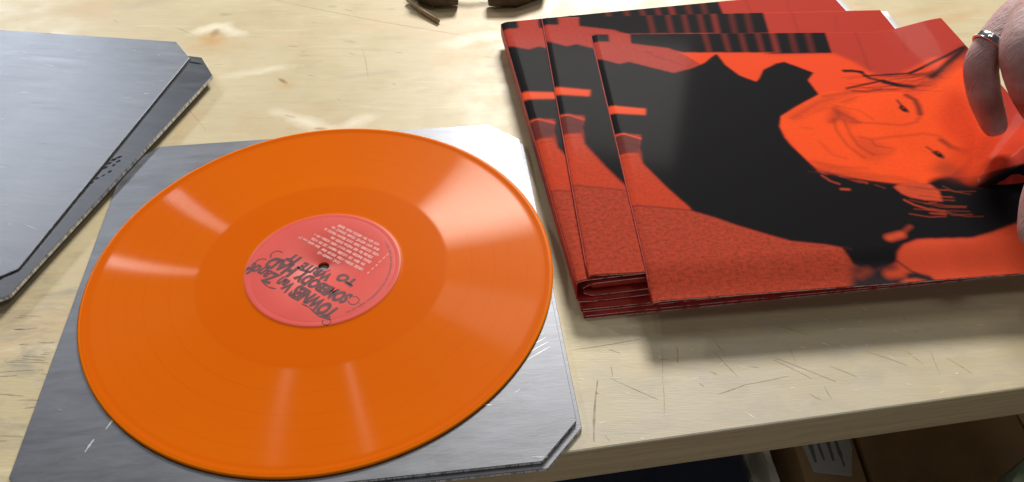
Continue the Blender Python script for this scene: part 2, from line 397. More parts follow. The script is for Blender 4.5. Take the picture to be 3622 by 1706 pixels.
# ------------------------------------------------------------------ plates
def plate(tr, ang, size, ch, z0, th, mat, label, group, rot_y=0.0, marks=()):
    """square sheet with clipped corners; local origin at its near-left corner side"""
    c, s = math.cos(ang), math.sin(ang)
    ox, oy = tr[0] - size*c + size*s, tr[1] - size*s - size*c
    e = empty('metal_plate', (ox, oy, z0), 0)
    e.rotation_euler = (0, rot_y, ang); e.rotation_mode = 'XYZ'
    A = size
    ol = [(ch, 0), (A-ch, 0), (A, ch), (A, A-ch), (A-ch, A), (ch, A), (0, A-ch), (0, ch)]
    p = prism('sheet', ol, 0, th, [mat, M['sawn']], e, .25, 1)
    tag(e, label, 'metal plate', group)
    return e
G1 = 'clipped corner plates under the record'; G2 = 'clipped corner plates at the left edge'
p1 = plate((5.8, 507.5), math.radians(6.9), 300, 22.5, 0, 2.4, M['plate'], 'lower aluminium plate peeking out along the front under the record', G1)
p2 = plate((2.8, 510.3), math.radians(6.9), 300, 22.5, 2.5, 2.4, M['plate'], 'square aluminium plate directly beneath the orange record', G1)
tl = -math.atan(5.3/304)
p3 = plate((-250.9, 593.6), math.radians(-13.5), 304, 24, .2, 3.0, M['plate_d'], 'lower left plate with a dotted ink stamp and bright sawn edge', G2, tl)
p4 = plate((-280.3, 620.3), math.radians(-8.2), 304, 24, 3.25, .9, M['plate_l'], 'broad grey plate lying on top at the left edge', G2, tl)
# scratches and marks on the plates (children, in each plate's own frame)
def plate_marks(e, name, segs_w, mat, z):
    mi = Matrix.Rotation(-e.rotation_euler.z, 4, 'Z'); loc = e.location/MM; ss_ = []
    for a, b, wd in segs_w:
        q = []
        for x, y in (a, b):
            v = mi @ Vector((x-loc.x, y-loc.y, 0)); q.append((v.x, v.y))
        ss_.append((q[0], q[1], wd))
    o = strokes(name, ss_, mat, z); o.parent = e; return o
mk = []
for k in range(44):
    x = random.uniform(-285, 25); y = random.uniform(205, 500); a = random.uniform(-.25, .6); L = random.uniform(2, 9)
    mk.append(((x, y), (x+L*math.cos(a), y+L*math.sin(a)), random.uniform(.15, .45)))
for k in range(6):
    mk.append(((2+k*1.5, 292-k*3.2), (17+k*1.3, 303-k*3.4), .35))
mk += [((-16, 245), (-11, 244.5), .9), ((-228, 214), (-226, 222), 1.2), ((-222, 228), (-220, 236), .9)]
plate_marks(p2, 'scratch', [s for s in mk], M['bright_scratch'], 2.46)
mk = []
for k in range(26):
    x = random.uniform(-470, -300); y = random.uniform(345, 630); a = random.uniform(-.5, .2); L = random.uniform(2, 12)
    mk.append(((x, y), (x+L*math.cos(a), y+L*math.sin(a)), random.uniform(.15, .5)))
plate_marks(p4, 'scratch', [s for s in mk if s[1][0] < -318 + (s[1][1]-345)*.143 - 4], M['bright_scratch'], .96)
mk = []
for k in range(16):
    x = random.uniform(-465, -310); y = random.uniform(345, 625); a = random.uniform(-.5, .2); L = random.uniform(4, 22)
    mk.append(((x, y), (x+L*math.cos(a), y+L*math.sin(a)), random.uniform(.15, .4)))
plate_marks(p4, 'dark_scratch', [s for s in mk if s[1][0] < -318 + (s[1][1]-345)*.143 - 4], M['grey_ink'], .95)
mk = [((x-d, y-1.2), (x+d, y+1.2), wd) for x, y, d, wd in ((-299.8, 456.5, 1.6, 3), (-302.6, 447.2, 1.8, 2.6), (-297.5, 442.6, 1, 2.4), (-304, 434.9, 1.2, 2), (-300.5, 438.1, 1, 2), (-296.6, 459.5, 2, 2.4), (-301.4, 452.3, 1.6, 2.4), (-297.3, 450, 1, 2), (-295.5, 454.5, 1.3, 2.4), (-306, 430, 1, 2))]
mk.append(((-283, 592), (-270, 588), 2.4))
M['stamp'] = simple('stamp_ink', (.018, .018, .022), .8, spec=.1)
plate_marks(p3, 'ink_stamp', mk, M['stamp'], 3.06)

# ------------------------------------------------------------------ record
rec = empty('vinyl_record', (-123.5, 348.8, 5.0))
tag(rec, 'translucent orange vinyl record with a coral red centre label on metal plates', 'record')
prof = [(3.75, 0), (3.75, 2.3), (4.2, 2.5), (48, 2.5), (50.2, 2.42), (50.6, 2.36), (51.1, 2.02), (51.6, 1.90), (53, 1.86), (56, 1.85), (79, 1.85), (80, 1.85), (82, 1.75), (144.6, 1.7), (146, 1.85), (147.3, 2.25), (148.6, 2.35), (149.8, 2.1), (150.5, 1.4), (150.5, .7), (149.9, .15), (148.6, 0)]
prof = [(r, z*.76+.02) for r, z in prof]
V, Fc, FM = lathe('disc', prof, None)
o = fix_normals(mesh_obj('disc', V, Fc, M['vinyl'], rec, True))
prof = [(3.76, 2.52), (3.9, 2.62), (46.0, 2.62), (46.4, 2.60), (46.9, 2.56), (47.4, 2.58), (47.9, 2.64), (48.1, 2.65), (49.4, 2.65), (49.6, 2.65), (50.2, 2.56), (50.5, 2.40)]
prof = [(r, z-.60) for r, z in prof]
V, Fc, FM = lathe('label', prof, None, closed=False)
lab = mesh_obj('label', V, Fc, M['label'], rec, True); fix_up(lab)
TH = math.radians(148)
txt = bpy.data.objects.new('text_frame_tmp', None)
BOLD = .045
def lettering(name, lines, mat, z, parent):
    V = []; Fc = []
    for body, x, y, hgt, wid, slope, shear, bold in lines:
        cu = bpy.data.curves.new('t', 'FONT'); cu.body = body; cu.size = 1.0; cu.shear = shear; cu.offset = bold; cu.resolution_u = 3
        ob = bpy.data.objects.new('t', cu); COL.objects.link(ob)
        bpy.context.view_layer.update()
        dg = bpy.context.evaluated_depsgraph_get(); me = bpy.data.meshes.new_from_object(ob.evaluated_get(dg))
        xs = [v.co.x for v in me.vertices]; ys = [v.co.y for v in me.vertices]
        x0, x1, y0, y1 = min(xs), max(xs), min(ys), max(ys); b0 = len(V)
        for v in me.vertices:
            px = x + (v.co.x-x0)/(x1-x0)*wid; q = (px-x)/wid
            py = y + (v.co.y-y0)/(y1-y0)*hgt*(1+.10*math.sin(q*9)) + slope(q)
            V.append((px*math.cos(TH) - py*math.sin(TH), px*math.sin(TH) + py*math.cos(TH), z))
        for p in me.polygons: Fc.append(tuple(b0+i for i in p.vertices))
        bpy.data.objects.remove(ob); bpy.data.curves.remove(cu); bpy.data.meshes.remove(me)
    return fix_up(mesh_obj(name, V, Fc, mat, parent))
def soft_lettering(lines, extra): return [(b, x, y-.25, h+.5, w_, s, sh, bo+extra) for b, x, y, h, w_, s, sh, bo in lines]
TITLE = [
    ('TOWNES', -33, 20.0, 10.5, 36, lambda q: 2.0-2.5*q, .25, BOLD), ('Van', 4.5, 21.5, 8.5, 12, lambda q: -q*1, .2, .025), ('Zandt', 17.5, 20.5, 9.5, 24, lambda q: 1*q, .15, .025),
    ('SOMEBODY', -33, 8.2, 9.0, 43, lambda q: 2.2*math.sin(q*3), .15, BOLD), ('HAD', 12, 8.6, 10.5, 22, lambda q: 1.5*q, .1, BOLD),
    ('TO', -27.5, -2.6, 7.0, 14, lambda q: 0, .1, BOLD), ('WRITE', -10.5, 2.2, 6.8, 24, lambda q: 1.2*q, .1, BOLD), ('IT', 17, 1.6, 7.0, 9, lambda q: 0, .1, BOLD)]
M['ink_mid'] = simple('shaded_ink', (.34, .055, .055), .5, var=.3, scale=300)
lettering('title_shading', soft_lettering(TITLE, .035), M['ink_mid'], 2.08, lab)
lettering('title_lettering', TITLE, M['ink'], 2.10, lab)
def arc_strokes(name, curves, mat, z, parent):
    segs = []
    for pts, wd in curves:
        for a, b in zip(pts[:-1], pts[1:]):
            q = [(px*math.cos(TH)-py*math.sin(TH), px*math.sin(TH)+py*math.cos(TH)) for px, py in (a, b)]
            segs.append((q[0], q[1], wd))
    o = strokes(name, segs, mat, z, .1); o.parent = parent; o['kind'] = ''
    del o['kind']; return o
def circ(cx, cy, r, a0, a1, n=10): return [(cx+r*math.cos(a0+(a1-a0)*i/n), cy+r*math.sin(a0+(a1-a0)*i/n)) for i in range(n+1)]
for fl_c in [(circ(-33, 34, 2.6, 0, 5), .7), ([(-34, 31.5), (-26, 33.4), (-16, 31.2), (-10, 31.5)], 1.0), (circ(-36, 12, 3.4, .6, 5.6), .8), (circ(-1, -1.5, 5.2, .4, 2.9), .7),
    (circ(36, 20, 4.5, -1.6, 1.4), 1.0), ([(12, 31), (18, 32.5), (26, 30.5)], 1.1), (circ(33, 9, 4, -2, 1.2), 1.0)]: arc_strokes('flourish', [fl_c], M['ink'], 2.09, lab)
ts = []
rows = [(-9.0, -7, 13, False), (-12.6, -24, 12, True), (-12.9, 14, 33, None), (-16.6, -22, 24, True), (-20.5, -24, 25, True), (-24.4, -22, 14, True), (-28.3, -24, 23, True), (-32.2, -21, 21, True), (-36.0, -18, 18, False)]
for y, x0, x1, num in rows:
    if num: ts.append((-29+random.uniform(-.3, .3), y, True))
    x = x0
    while x < x1:
        wl = random.randint(3, 8)
        for k in range(wl):
            ts.append((x, y, False)); x += 1.05
            if x > x1: break
        x += 1.1
V = []; Fc = []
for x, y, num in ts:
    h = random.uniform(1.9, 2.5); wv = random.uniform(.75, .98); kind = random.randint(0, 3)
    bars = {0: [(0, 0, .42, h), (.42, h*.35, wv, h*.7)], 1: [(0, 0, .42, h), (wv-.4, 0, wv, h)], 2: [(0, 0, wv, .6), (0, h-.6, wv, h), (.2, .6, .6, h-.6)], 3: [(wv*.3, 0, wv*.3+.45, h), (0, h-.5, wv, h)]}[kind]
    for bx0, by0, bx1, by1 in bars:
        b0 = len(V)
        for px, py in ((x+bx0, y+by0), (x+bx1, y+by0), (x+bx1, y+by1), (x+bx0, y+by1)):
            V.append((px*math.cos(TH)-py*math.sin(TH), px*math.sin(TH)+py*math.cos(TH), 2.09))
        Fc.append((b0, b0+1, b0+2, b0+3))
fix_up(mesh_obj('track_lettering', V, Fc, M['white_ink'], lab))
V = []; Fc = []
for k in range(150):
    a = math.radians(-62 + k*.62); r0 = 43.4; r1 = r0 + random.uniform(.9, 1.7)
    if random.random() < .14: continue
    da = .0045; b0 = len(V)
    for r, aa in ((r0, a-da), (r1, a-da), (r1, a+da), (r0, a+da)): V.append((r*math.cos(aa), r*math.sin(aa), 2.09))
    Fc.append((b0, b0+1, b0+2, b0+3))
fix_up(mesh_obj('rim_lettering', V, Fc, M['rim_ink'], lab))
arc_strokes('side_mark', [([(34, -13), (29, -11), (24, -11)], .5)], M['rim_ink'], 2.10, lab)
arc_strokes('side_mark', [([(-44, 13), (-40, 11.5)], .4)], M['rim_ink'], 2.10, lab)

# ------------------------------------------------------------------ sleeve print, rasterised as an ink layer
ART = [
['P','bright',4,[[68.4,31.1],[154.0,33.2],[140.8,37.7],[200.7,36.9],[212.7,51.2],[221.5,70.4],[232.7,80.9],[273.8,58.9],[293.2,74.5],[278.7,127.4],[244.1,191.4],[129.2,198.0],[108.4,161.9],[72.8,122.6]],1.0],
['P','black',1.2,[[-108.3,-48.6],[33.4,-5.2],[165.6,-9.8],[206.3,-9.2],[199.6,36.4],[141.2,36.0],[153.8,34.2],[74.1,32.1],[61.0,25.7],[31.2,17.4],[-109.0,14.6]],1.0],
['L','hand',4,2.5,0.35,[[98.6,0.8],[96.3,31.8]]],
['L','hand',4,2.5,0.35,[[115.7,1.1],[112.9,32.2]]],
['L','hand',4,2.5,0.35,[[130.4,1.3],[127.1,32.5]]],
['L','hand',4,2.5,0.35,[[145.1,1.6],[141.3,32.9]]],
['L','hand',4,2.5,0.35,[[157.9,1.8],[153.8,33.2]]],
['L','hand',5,2.5,0.25,[[159.5,-5.9],[154.0,32.8]]],
['L','hand',5,2.5,0.25,[[175.5,-5.7],[169.5,33.2]]],
['L','hand',5,2.5,0.25,[[190.3,-5.5],[183.7,33.5]]],
['L','wall',1.0,1.2,0.0,[[230.9,-4.7],[221.9,65.8]]],
['L','seam',1.6,1.6,0.35,[[232.1,-4.6],[221.9,65.8]]],
['L','seam',1.2,2,0.25,[[269.3,10.2],[259.9,40.6]]],
['P','hand',1.5,[[13.8,-5.5],[34.0,-5.2],[31.7,16.0],[62.4,24.5],[74.5,36.6],[84.3,51.8],[60.7,65.5],[24.5,46.6],[15.9,49.3],[-1.2,36.9],[-4.2,32.3],[-1.9,12.5],[4.3,11.6],[13.2,12.8],[14.0,3.6]],1.0],
['P','black',2,[[0.3,-5.7],[13.8,-5.5],[14.2,11.6],[-1.8,11.5]],1.0],
['L','seam',2,1,0.6,[[42.9,30.4],[48.0,32.0]]],
['L','seam',0.7,1,0.3,[[33.6,25.1],[52.2,41.8]]],
['L','seam',0.7,1,0.3,[[37.9,28.2],[55.4,43.9]]],
['L','seam',0.7,1,0.3,[[42.2,31.4],[58.5,46.0]]],
['L','seam',0.7,1,0.3,[[46.4,34.5],[61.6,48.2]]],
['L','seam',0.7,1,0.3,[[50.6,37.6],[64.8,50.3]]],
['L','seam',0.7,1,0.3,[[54.8,40.7],[67.9,52.4]]],
['L','seam',0.7,1,0.3,[[58.9,43.8],[70.9,54.5]]],
['P','floor',1.2,[[-6.4,170.5],[14.0,170.9],[13.5,171.1],[15.0,185.7],[26.5,212.3],[37.7,235.6],[56.7,251.6],[88.5,271.7],[80.8,265.5],[96.9,274.5],[118.3,279.9],[132.9,289.0],[139.4,304.0],[130.7,329.2],[63.4,333.6],[-3.3,318.1],[-7.6,156.9]],1.0],
['P','floor2',2,[[-9.6,225.5],[-2.9,229.1],[39.4,239.0],[56.9,250.7],[88.5,271.7],[80.8,265.5],[96.9,274.5],[118.3,279.9],[132.9,289.0],[139.4,304.0],[130.7,329.2],[63.4,333.6],[-3.3,318.1]],1.0],
['L','seam',1.6,0.8,0.9,[[-3.5,229.1],[13.2,232.8],[39.5,238.5]]],
['P','black',1.2,[[-3.9,30.0],[-0.3,39.2],[17.1,49.3],[25.7,46.0],[59.7,64.8],[74.9,58.2],[88.3,49.7],[96.9,39.5],[101.2,35.0],[102.5,38.5],[105.0,53.6],[112.6,70.6],[123.8,80.8],[128.3,74.5],[134.3,62.4],[149.1,51.5],[143.7,53.7],[155.3,49.9],[174.5,68.4],[166.4,80.3],[168.7,103.0],[146.3,118.4],[130.5,131.4],[124.8,146.4],[124.9,159.3],[129.1,181.0],[127.0,170.4],[134.2,191.7],[137.6,203.7],[151.8,209.7],[176.2,217.8],[188.1,220.7],[241.2,218.0],[280.2,223.1],[259.9,268.4],[230.6,278.2],[215.5,282.3],[179.7,280.2],[168.8,284.0],[162.4,290.4],[159.0,298.0],[153.1,300.8],[139.4,304.0],[130.3,297.8],[127.3,283.4],[118.3,279.9],[96.9,274.5],[80.8,265.5],[89.0,270.0],[65.1,255.8],[54.0,247.8],[39.3,239.4],[37.9,234.7],[26.5,212.3],[15.0,185.7],[13.5,171.1],[15.6,158.3],[15.3,181.9],[14.0,170.9],[18.9,150.4],[-3.1,146.4],[-2.2,119.8]],1.0],
['P','bar',0.8,[[-3.5,109.2],[28.4,116.1],[26.5,125.0],[-3.8,120.0]],1.0],
['P','cuff',1,[[-4.8,147.2],[7.3,147.0],[17.8,153.8],[13.8,170.9],[4.7,171.5],[-7.6,172.1]],1.0],
['L','bar',2.0,0.7,1,[[-4.7,149.2],[7.1,148.4],[17.8,155.1]]],
['L','black',1.3,0.7,0.7,[[-6.0,171.8],[13.9,171.7]]],
['L','black',1,0.7,0.4,[[-6.3,177.2],[13.0,177.1]]],
['L','black',0.8,0.8,0.5,[[-2.7,158.8],[14.7,163.3]]],
['P','face',1.4,[[169.4,101.8],[181.1,97.1],[196.6,101.4],[216.7,98.7],[231.2,101.7],[242.5,112.7],[251.0,107.0],[265.7,94.1],[284.9,79.3],[287.0,92.5],[282.0,130.1],[280.5,170.3],[276.6,182.7],[252.5,193.8],[237.7,208.1],[224.1,219.5],[205.5,223.5],[185.6,220.3],[170.2,215.8],[155.2,209.8],[138.0,200.2],[133.8,190.6],[130.3,178.3],[127.1,160.3],[126.0,145.4],[130.2,132.2],[140.4,124.9],[153.6,113.5]],1.0],
['P','shade',9,[[269.7,107.9],[274.8,126.1],[270.3,173.8],[254.5,183.9],[242.9,166.8],[248.6,141.3]],1.0],
['P','shade',5,[[252.6,183.5],[280.1,173.6],[270.7,197.8],[241.0,221.9]],1.0],
['L','black',5,1.2,1,[[200.7,66.6],[207.6,66.8],[213.9,68.9]]],
['L','black',3.2,1.2,0.9,[[194.1,93.9],[212.0,88.1],[227.2,83.5]]],
['L','black',4,1.4,0.9,[[213.6,69.8],[217.3,79.1],[227.5,85.8],[235.2,92.6]]],
['L','black',7,1.6,0.95,[[227.3,86.4],[235.3,92.2],[244.6,97.1]]],
['L','feature',10,5,0.6,[[243.3,97.6],[261.2,93.6],[279.1,80.8],[299.4,55.4]]],
['L','black',2.6,1.1,0.95,[[214.0,75.5],[231.2,75.4],[251.4,75.6],[262.0,71.4]]],
['L','black',4.0,1.4,0.97,[[251.4,75.6],[271.0,66.9],[284.5,62.2],[299.9,54.3]]],
['L','black',6.5,2,0.9,[[263.6,87.3],[276.7,76.4],[287.7,67.3],[298.6,57.6]]],
['L','feature',3,2.5,0.6,[[171.3,105.2],[191.8,100.9],[214.8,99.8],[232.9,98.9]]],
['L','black',2,1.2,0.7,[[197.3,97.9],[208.1,99.5],[220.2,97.1]]],
['L','feature',2.6,1,0.95,[[227.0,114.9],[227.6,125.4],[228.8,132.4]]],
['L','feature',4,1,0.9,[[225.7,126.2],[228.4,130.7]]],
['L','feature',2.4,1,0.9,[[225.3,179.6],[228.6,188.0],[231.1,194.7]]],
['L','feature',4.5,1,0.95,[[227.8,187.5],[231.4,192.5]]],
['L','feature',5.2,1.6,0.95,[[236.3,108.8],[240.0,116.4],[238.9,126.7],[236.5,136.8]]],
['L','feature',5.4,2,0.85,[[238.6,172.9],[241.9,182.6],[249.1,189.7]]],
['L','feature',2,1.8,0.55,[[181.7,142.8],[198.2,145.3],[218.3,149.4],[229.8,146.9],[235.0,140.1]]],
['L','feature',2,2,0.5,[[188.7,166.3],[208.7,163.9],[229.2,162.5],[239.5,167.9]]],
['L','feature',1.8,1.4,0.5,[[181.4,162.7],[188.2,167.8],[188.7,175.1],[198.0,178.4]]],
['L','feature',4,2.5,0.55,[[174.8,123.7],[174.6,134.6],[165.8,141.9]]],
['L','feature',2,1.5,0.55,[[169.1,138.2],[166.4,153.4],[168.2,173.7],[175.4,189.3]]],
['L','feature',2,1.5,0.55,[[176.6,138.7],[175.1,159.5],[176.4,174.3],[183.0,185.4]]],
['L','feature',3,2,0.5,[[176.5,128.8],[187.0,143.1]]],
['L','feature',1.5,1.6,0.4,[[176.4,118.7],[193.3,127.7],[199.0,139.9]]],
['L','feature',1.5,2.5,0.35,[[149.3,167.1],[153.6,183.4],[162.0,189.2]]],
['L','feature',1.6,3,0.35,[[184.0,185.5],[194.2,186.2],[200.8,179.5]]],
['L','feature',1.4,2,0.4,[[135.8,190.8],[153.7,198.8],[173.1,201.9]]],
['L','feature',1.4,2,0.35,[[141.3,148.1],[148.3,149.5]]],
['L','feature',2,3,0.35,[[138.7,134.6],[164.6,114.1],[177.4,108.5]]],
['P','feature',5,[[174.2,118.6],[182.1,125.1],[187.0,143.1],[179.8,148.5],[173.4,138.5],[162.0,143.6]],0.45],
['P','feature',8,[[175.1,159.5],[190.2,167.9],[199.4,177.6],[182.4,195.8],[173.5,191.7]],0.3],
['P','feature',6,[[135.5,130.6],[166.4,108.0],[196.4,102.0],[194.0,109.3],[163.3,118.1],[137.1,140.3]],0.3],
['P','feature',5,[[134.3,189.0],[158.2,200.8],[184.4,212.8],[202.8,217.5],[200.9,222.3],[169.9,216.6],[137.8,201.0]],0.35],
['P','shade',8,[[239.4,185.4],[255.7,174.6],[271.7,171.9],[298.4,179.1],[287.5,205.9],[252.3,219.8],[236.8,228.7],[231.2,223.1]],0.7],
['P','black',3,[[210.2,220.8],[216.8,216.8],[227.5,215.2],[232.5,224.9],[236.7,231.1],[247.8,235.1],[280.2,223.1],[268.3,250.2],[212.3,244.9],[208.6,227.2]],1.0],
['P','feature',8,[[217.0,206.4],[231.8,194.5],[238.3,205.9],[232.5,224.9],[223.7,217.2]],0.6],
['P','ear',1.4,[[183.9,225.2],[187.8,221.6],[201.4,220.1],[210.9,224.1],[213.5,232.4],[211.0,243.3],[199.2,240.7],[190.9,236.9],[186.6,232.6]],1.0],
['L','ear',1.6,1,0.8,[[185.9,239.6],[190.5,245.4],[198.2,250.6],[207.6,253.7]]],
['L','ear',2,1,0.6,[[198.3,255.2],[207.2,257.0]]],
['L','black',1.5,2,0.5,[[195.1,226.1],[212.5,230.0]]],
['L','ear',1.6,1,0.7,[[138.3,207.9],[142.2,214.7],[147.0,218.3]]],
['L','ear',2.6,1,0.8,[[147.0,224.2],[151.7,225.0]]],
['L','ear',1.6,1.2,0.6,[[159.0,215.2],[166.7,219.0]]],
['L','ear',1.0024814492578762,0.7,0.34077390501480265,[[189.6,239.8],[199.3,245.0],[206.5,243.7]]],
['L','ear',0.8809163949711132,0.7,0.5538158575001538,[[183.8,254.5],[195.8,259.0],[206.5,259.5]]],
['L','black',0.51860705088185,0.7,0.552934532942631,[[197.0,247.2],[201.4,252.5],[219.1,253.1]]],
['L','black',0.7667726336304564,0.7,0.5774553525965824,[[195.5,246.3],[205.7,252.9],[214.3,254.5]]],
['L','ear',0.6806157190553033,0.7,0.4275350443401708,[[218.3,226.7],[223.6,233.5],[237.8,235.0]]],
['L','ear',1.0138403398380533,0.7,0.5968463757040853,[[197.3,233.8],[206.4,240.4],[219.3,243.2]]],
['L','black',0.626674990205359,0.7,0.541062775595674,[[210.0,228.3],[222.6,235.4],[231.0,236.9]]],
['L','ear',0.7462770964075454,0.7,0.30276788105848335,[[204.9,232.2],[216.3,239.4],[220.4,240.4]]],
['L','black',0.6985724876114046,0.7,0.5583168575365753,[[188.7,247.4],[193.1,252.0],[203.7,254.8]]],
['L','black',0.6184309138570516,0.7,0.3927776474659468,[[216.2,240.8],[224.1,243.3],[238.7,245.9]]],
['L','ear',0.7266735436473096,0.7,0.4111433714960666,[[207.9,227.9],[220.9,232.0],[233.0,237.9]]],
['L','ear',0.7587149320585597,0.7,0.5021089382504484,[[198.2,244.0],[207.5,249.1],[223.7,251.4]]],
['L','black',0.8479791282782394,0.7,0.25701851160660977,[[192.7,231.7],[201.9,236.5],[208.3,237.7]]],
['L','ear',0.9241701496195395,0.7,0.508312001238212,[[201.7,243.9],[211.9,248.3],[224.6,250.3]]],
['L','black',0.692015231448804,0.7,0.37738428126898493,[[188.1,222.9],[202.3,226.6],[208.7,230.3]]],
['L','ear',0.8415548012423494,0.7,0.5073106135874783,[[194.5,234.2],[201.9,238.0],[219.5,238.9]]],
['L','black',0.5611050155791228,0.7,0.36268809461744256,[[196.3,229.3],[203.5,232.1],[216.2,237.2]]],
['L','ear',1.0309389631527734,0.7,0.4078857644998279,[[189.2,249.6],[202.1,252.7],[207.7,256.9]]],
['L','ear',0.6671552852099076,0.7,0.5325292463584337,[[194.6,225.5],[200.2,231.4],[220.3,231.2]]],
['L','ear',0.7078125684001121,0.7,0.39591699355572135,[[200.3,249.6],[206.1,252.8],[224.6,255.7]]],
['L','black',1.0921481930172776,0.7,0.4020233094364779,[[197.7,235.9],[204.5,237.7],[222.7,245.3]]],
['L','ear',0.6734251016849029,0.7,0.36937404991236655,[[209.4,254.5],[219.8,260.7],[231.4,261.7]]],
['L','ear',0.916223364378353,0.7,0.5733491798450348,[[195.4,223.7],[201.9,229.7],[210.5,232.4]]],
['L','ear',0.897737662582897,0.7,0.43373744739553866,[[207.9,253.4],[211.7,258.6],[225.0,259.0]]],
['L','black',0.9693950670720702,0.7,0.37314457056880823,[[190.7,253.2],[198.5,256.3],[215.2,260.2]]],
['L','black',0.9940992575321486,0.7,0.2526266520516982,[[188.3,239.4],[193.6,245.0],[213.2,248.2]]],
['L','black',0.8090445493432364,0.7,0.5078688097685098,[[158.0,216.4],[164.8,219.3]]],
['L','black',0.5230924268239223,0.7,0.3199333222759267,[[137.7,203.8],[144.6,208.5]]],
['L','black',0.5785208281672738,0.7,0.3287100563981818,[[154.2,209.4],[159.6,213.0]]],
['L','ear',0.6643881515737611,0.7,0.3495020095336738,[[150.0,209.8],[154.9,212.4]]],
['L','ear',0.5214807777601278,0.7,0.4843271392716016,[[155.6,214.4],[162.2,218.3]]],
['L','black',0.6862100721427957,0.7,0.49846064078820823,[[159.4,215.0],[165.3,218.4]]],
['L','ear',0.7679186920452519,0.7,0.5780676591095388,[[161.6,215.2],[166.9,218.0]]],
['L','ear',0.6627824543946821,0.7,0.6875245717103904,[[138.3,204.7],[142.3,206.8]]],
['L','black',0.9066108529699127,0.7,0.5649158413702005,[[155.5,215.3],[161.0,217.7]]],
['L','black',0.551566622449535,0.7,0.535103507985419,[[167.5,220.2],[173.8,224.2]]],
['L','ear',0.5496497961104174,0.7,0.652187166737797,[[136.3,202.0],[139.9,204.3]]],
['L','black',0.7409605601287705,0.7,0.5785396872532704,[[143.0,204.3],[146.4,206.6]]],
['L','black',0.7556628716327505,0.7,0.5860631711432494,[[146.4,207.6],[149.2,211.9]]],
['L','black',0.5902111002358024,0.7,0.330935103422779,[[139.0,207.2],[144.3,212.0]]],
['L','ear',0.6968649746958018,0.7,0.4469885396941111,[[171.8,221.3],[177.3,225.7]]],
['L','ear',0.6176320462415235,0.7,0.6717957926178912,[[150.5,209.7],[158.2,213.2]]],
['L','black',0.9113356284069458,0.8,0.3046611169355627,[[241.7,101.8],[250.6,103.9],[262.7,110.5]]],
['L','black',1.0704152097242483,0.8,0.4552638761819804,[[214.4,95.8],[222.3,96.2],[236.9,99.2]]],
['L','black',1.010894583275016,0.8,0.43831205877437396,[[250.2,81.6],[262.6,81.7],[269.7,92.0]]],
['L','black',1.0336454803538542,0.8,0.3575295623994892,[[240.4,93.9],[252.5,96.8],[261.6,103.2]]],
['L','black',1.0182813576323246,0.8,0.3964459236482253,[[206.2,93.3],[214.5,93.8],[226.9,92.6]]],
['L','black',0.516662130421248,0.8,0.5974763110447537,[[235.0,93.7],[242.7,95.3],[262.1,99.6]]],
['L','black',1.0345931853418593,0.8,0.47688745186620146,[[191.9,96.2],[204.1,98.7],[208.3,100.1]]],
['L','black',0.5824878522180873,0.8,0.46766783369077003,[[245.7,78.9],[254.3,78.6],[270.9,88.7]]],
['L','black',0.5545748564405818,0.8,0.5296141399448655,[[239.5,77.0],[253.6,77.0],[258.4,73.4]]],
['L','black',0.7019852251122163,0.8,0.2602844589738598,[[200.5,79.4],[215.6,76.9],[223.7,81.7]]],
['L','black',0.5752552414433205,0.8,0.361584754971503,[[214.1,82.9],[221.2,84.0],[241.5,84.0]]],
['L','black',0.8166131151078084,0.8,0.4952458484543725,[[252.3,80.4],[261.9,81.7],[274.3,83.8]]],
['L','black',0.990410184557401,0.8,0.28750805753444425,[[236.8,85.3],[246.1,87.8],[259.8,94.0]]],
['L','black',0.5357138889346718,0.8,0.3530482756904538,[[253.6,87.8],[263.6,90.2],[275.5,95.5]]],
['L','black',1.051989534446767,0.8,0.40898321861845094,[[236.6,95.0],[247.0,98.2],[255.2,94.9]]],
['L','black',0.6803397833443589,0.8,0.3154160276815023,[[197.4,86.8],[211.3,87.9],[224.7,85.2]]],
['L','black',0.845514734415585,0.8,0.3871489880660759,[[220.6,93.7],[233.2,92.8],[239.5,95.1]]],
['L','black',0.9172676165501836,0.8,0.43015241566254403,[[199.2,79.5],[207.3,77.3],[224.9,75.7]]],
['L','black',1.0973804523593078,0.8,0.3030538998147147,[[243.8,101.7],[252.4,105.3],[260.5,103.4]]],
['L','black',0.8402550596743317,0.8,0.48455221139014587,[[228.4,92.1],[238.1,95.9],[245.4,95.7]]],
['L','black',0.8268319362145717,0.8,0.30961595884657556,[[213.0,98.1],[220.4,99.0],[240.0,103.6]]],
['L','black',0.7443362949013239,0.8,0.535079054788509,[[199.7,94.6],[209.8,93.5],[229.2,94.0]]],
['L','black',1.0374212154448514,0.8,0.48367454647589664,[[208.6,96.0],[217.7,96.2],[232.0,98.9]]],
['L','black',0.6038647242947206,0.8,0.4687570237456762,[[195.1,77.3],[207.9,75.1],[225.2,73.1]]],
['L','black',0.5669441576272453,0.8,0.3491385730777506,[[201.7,92.6],[209.6,94.4],[230.1,98.6]]],
['L','black',0.8710056822005532,0.8,0.4270838627758824,[[237.4,79.7],[248.2,78.7],[267.9,78.1]]],
['L','feature',0.671901686842217,0.8,0.32335432979158435,[[164.6,119.2],[173.9,115.6]]],
['L','feature',0.5399862778921412,0.8,0.39853414733632064,[[137.9,136.8],[149.6,135.3]]],
['L','feature',0.8495161487044744,0.8,0.20522235759534269,[[193.9,109.0],[201.1,106.0]]],
['L','feature',0.8529178617925282,0.8,0.2478735452464596,[[151.6,131.0],[162.1,124.5]]],
['L','feature',0.744509392621554,0.8,0.15584233079926166,[[162.9,120.3],[175.9,117.7]]],
['L','feature',0.5186200653005093,0.8,0.21415704147318892,[[160.1,126.8],[170.3,122.6]]],
['L','feature',0.9848633855681886,0.8,0.35104839877969596,[[184.1,115.2],[193.9,111.1]]],
['L','feature',0.5795464523482599,0.8,0.1555567625365479,[[149.5,128.3],[162.9,123.8]]],
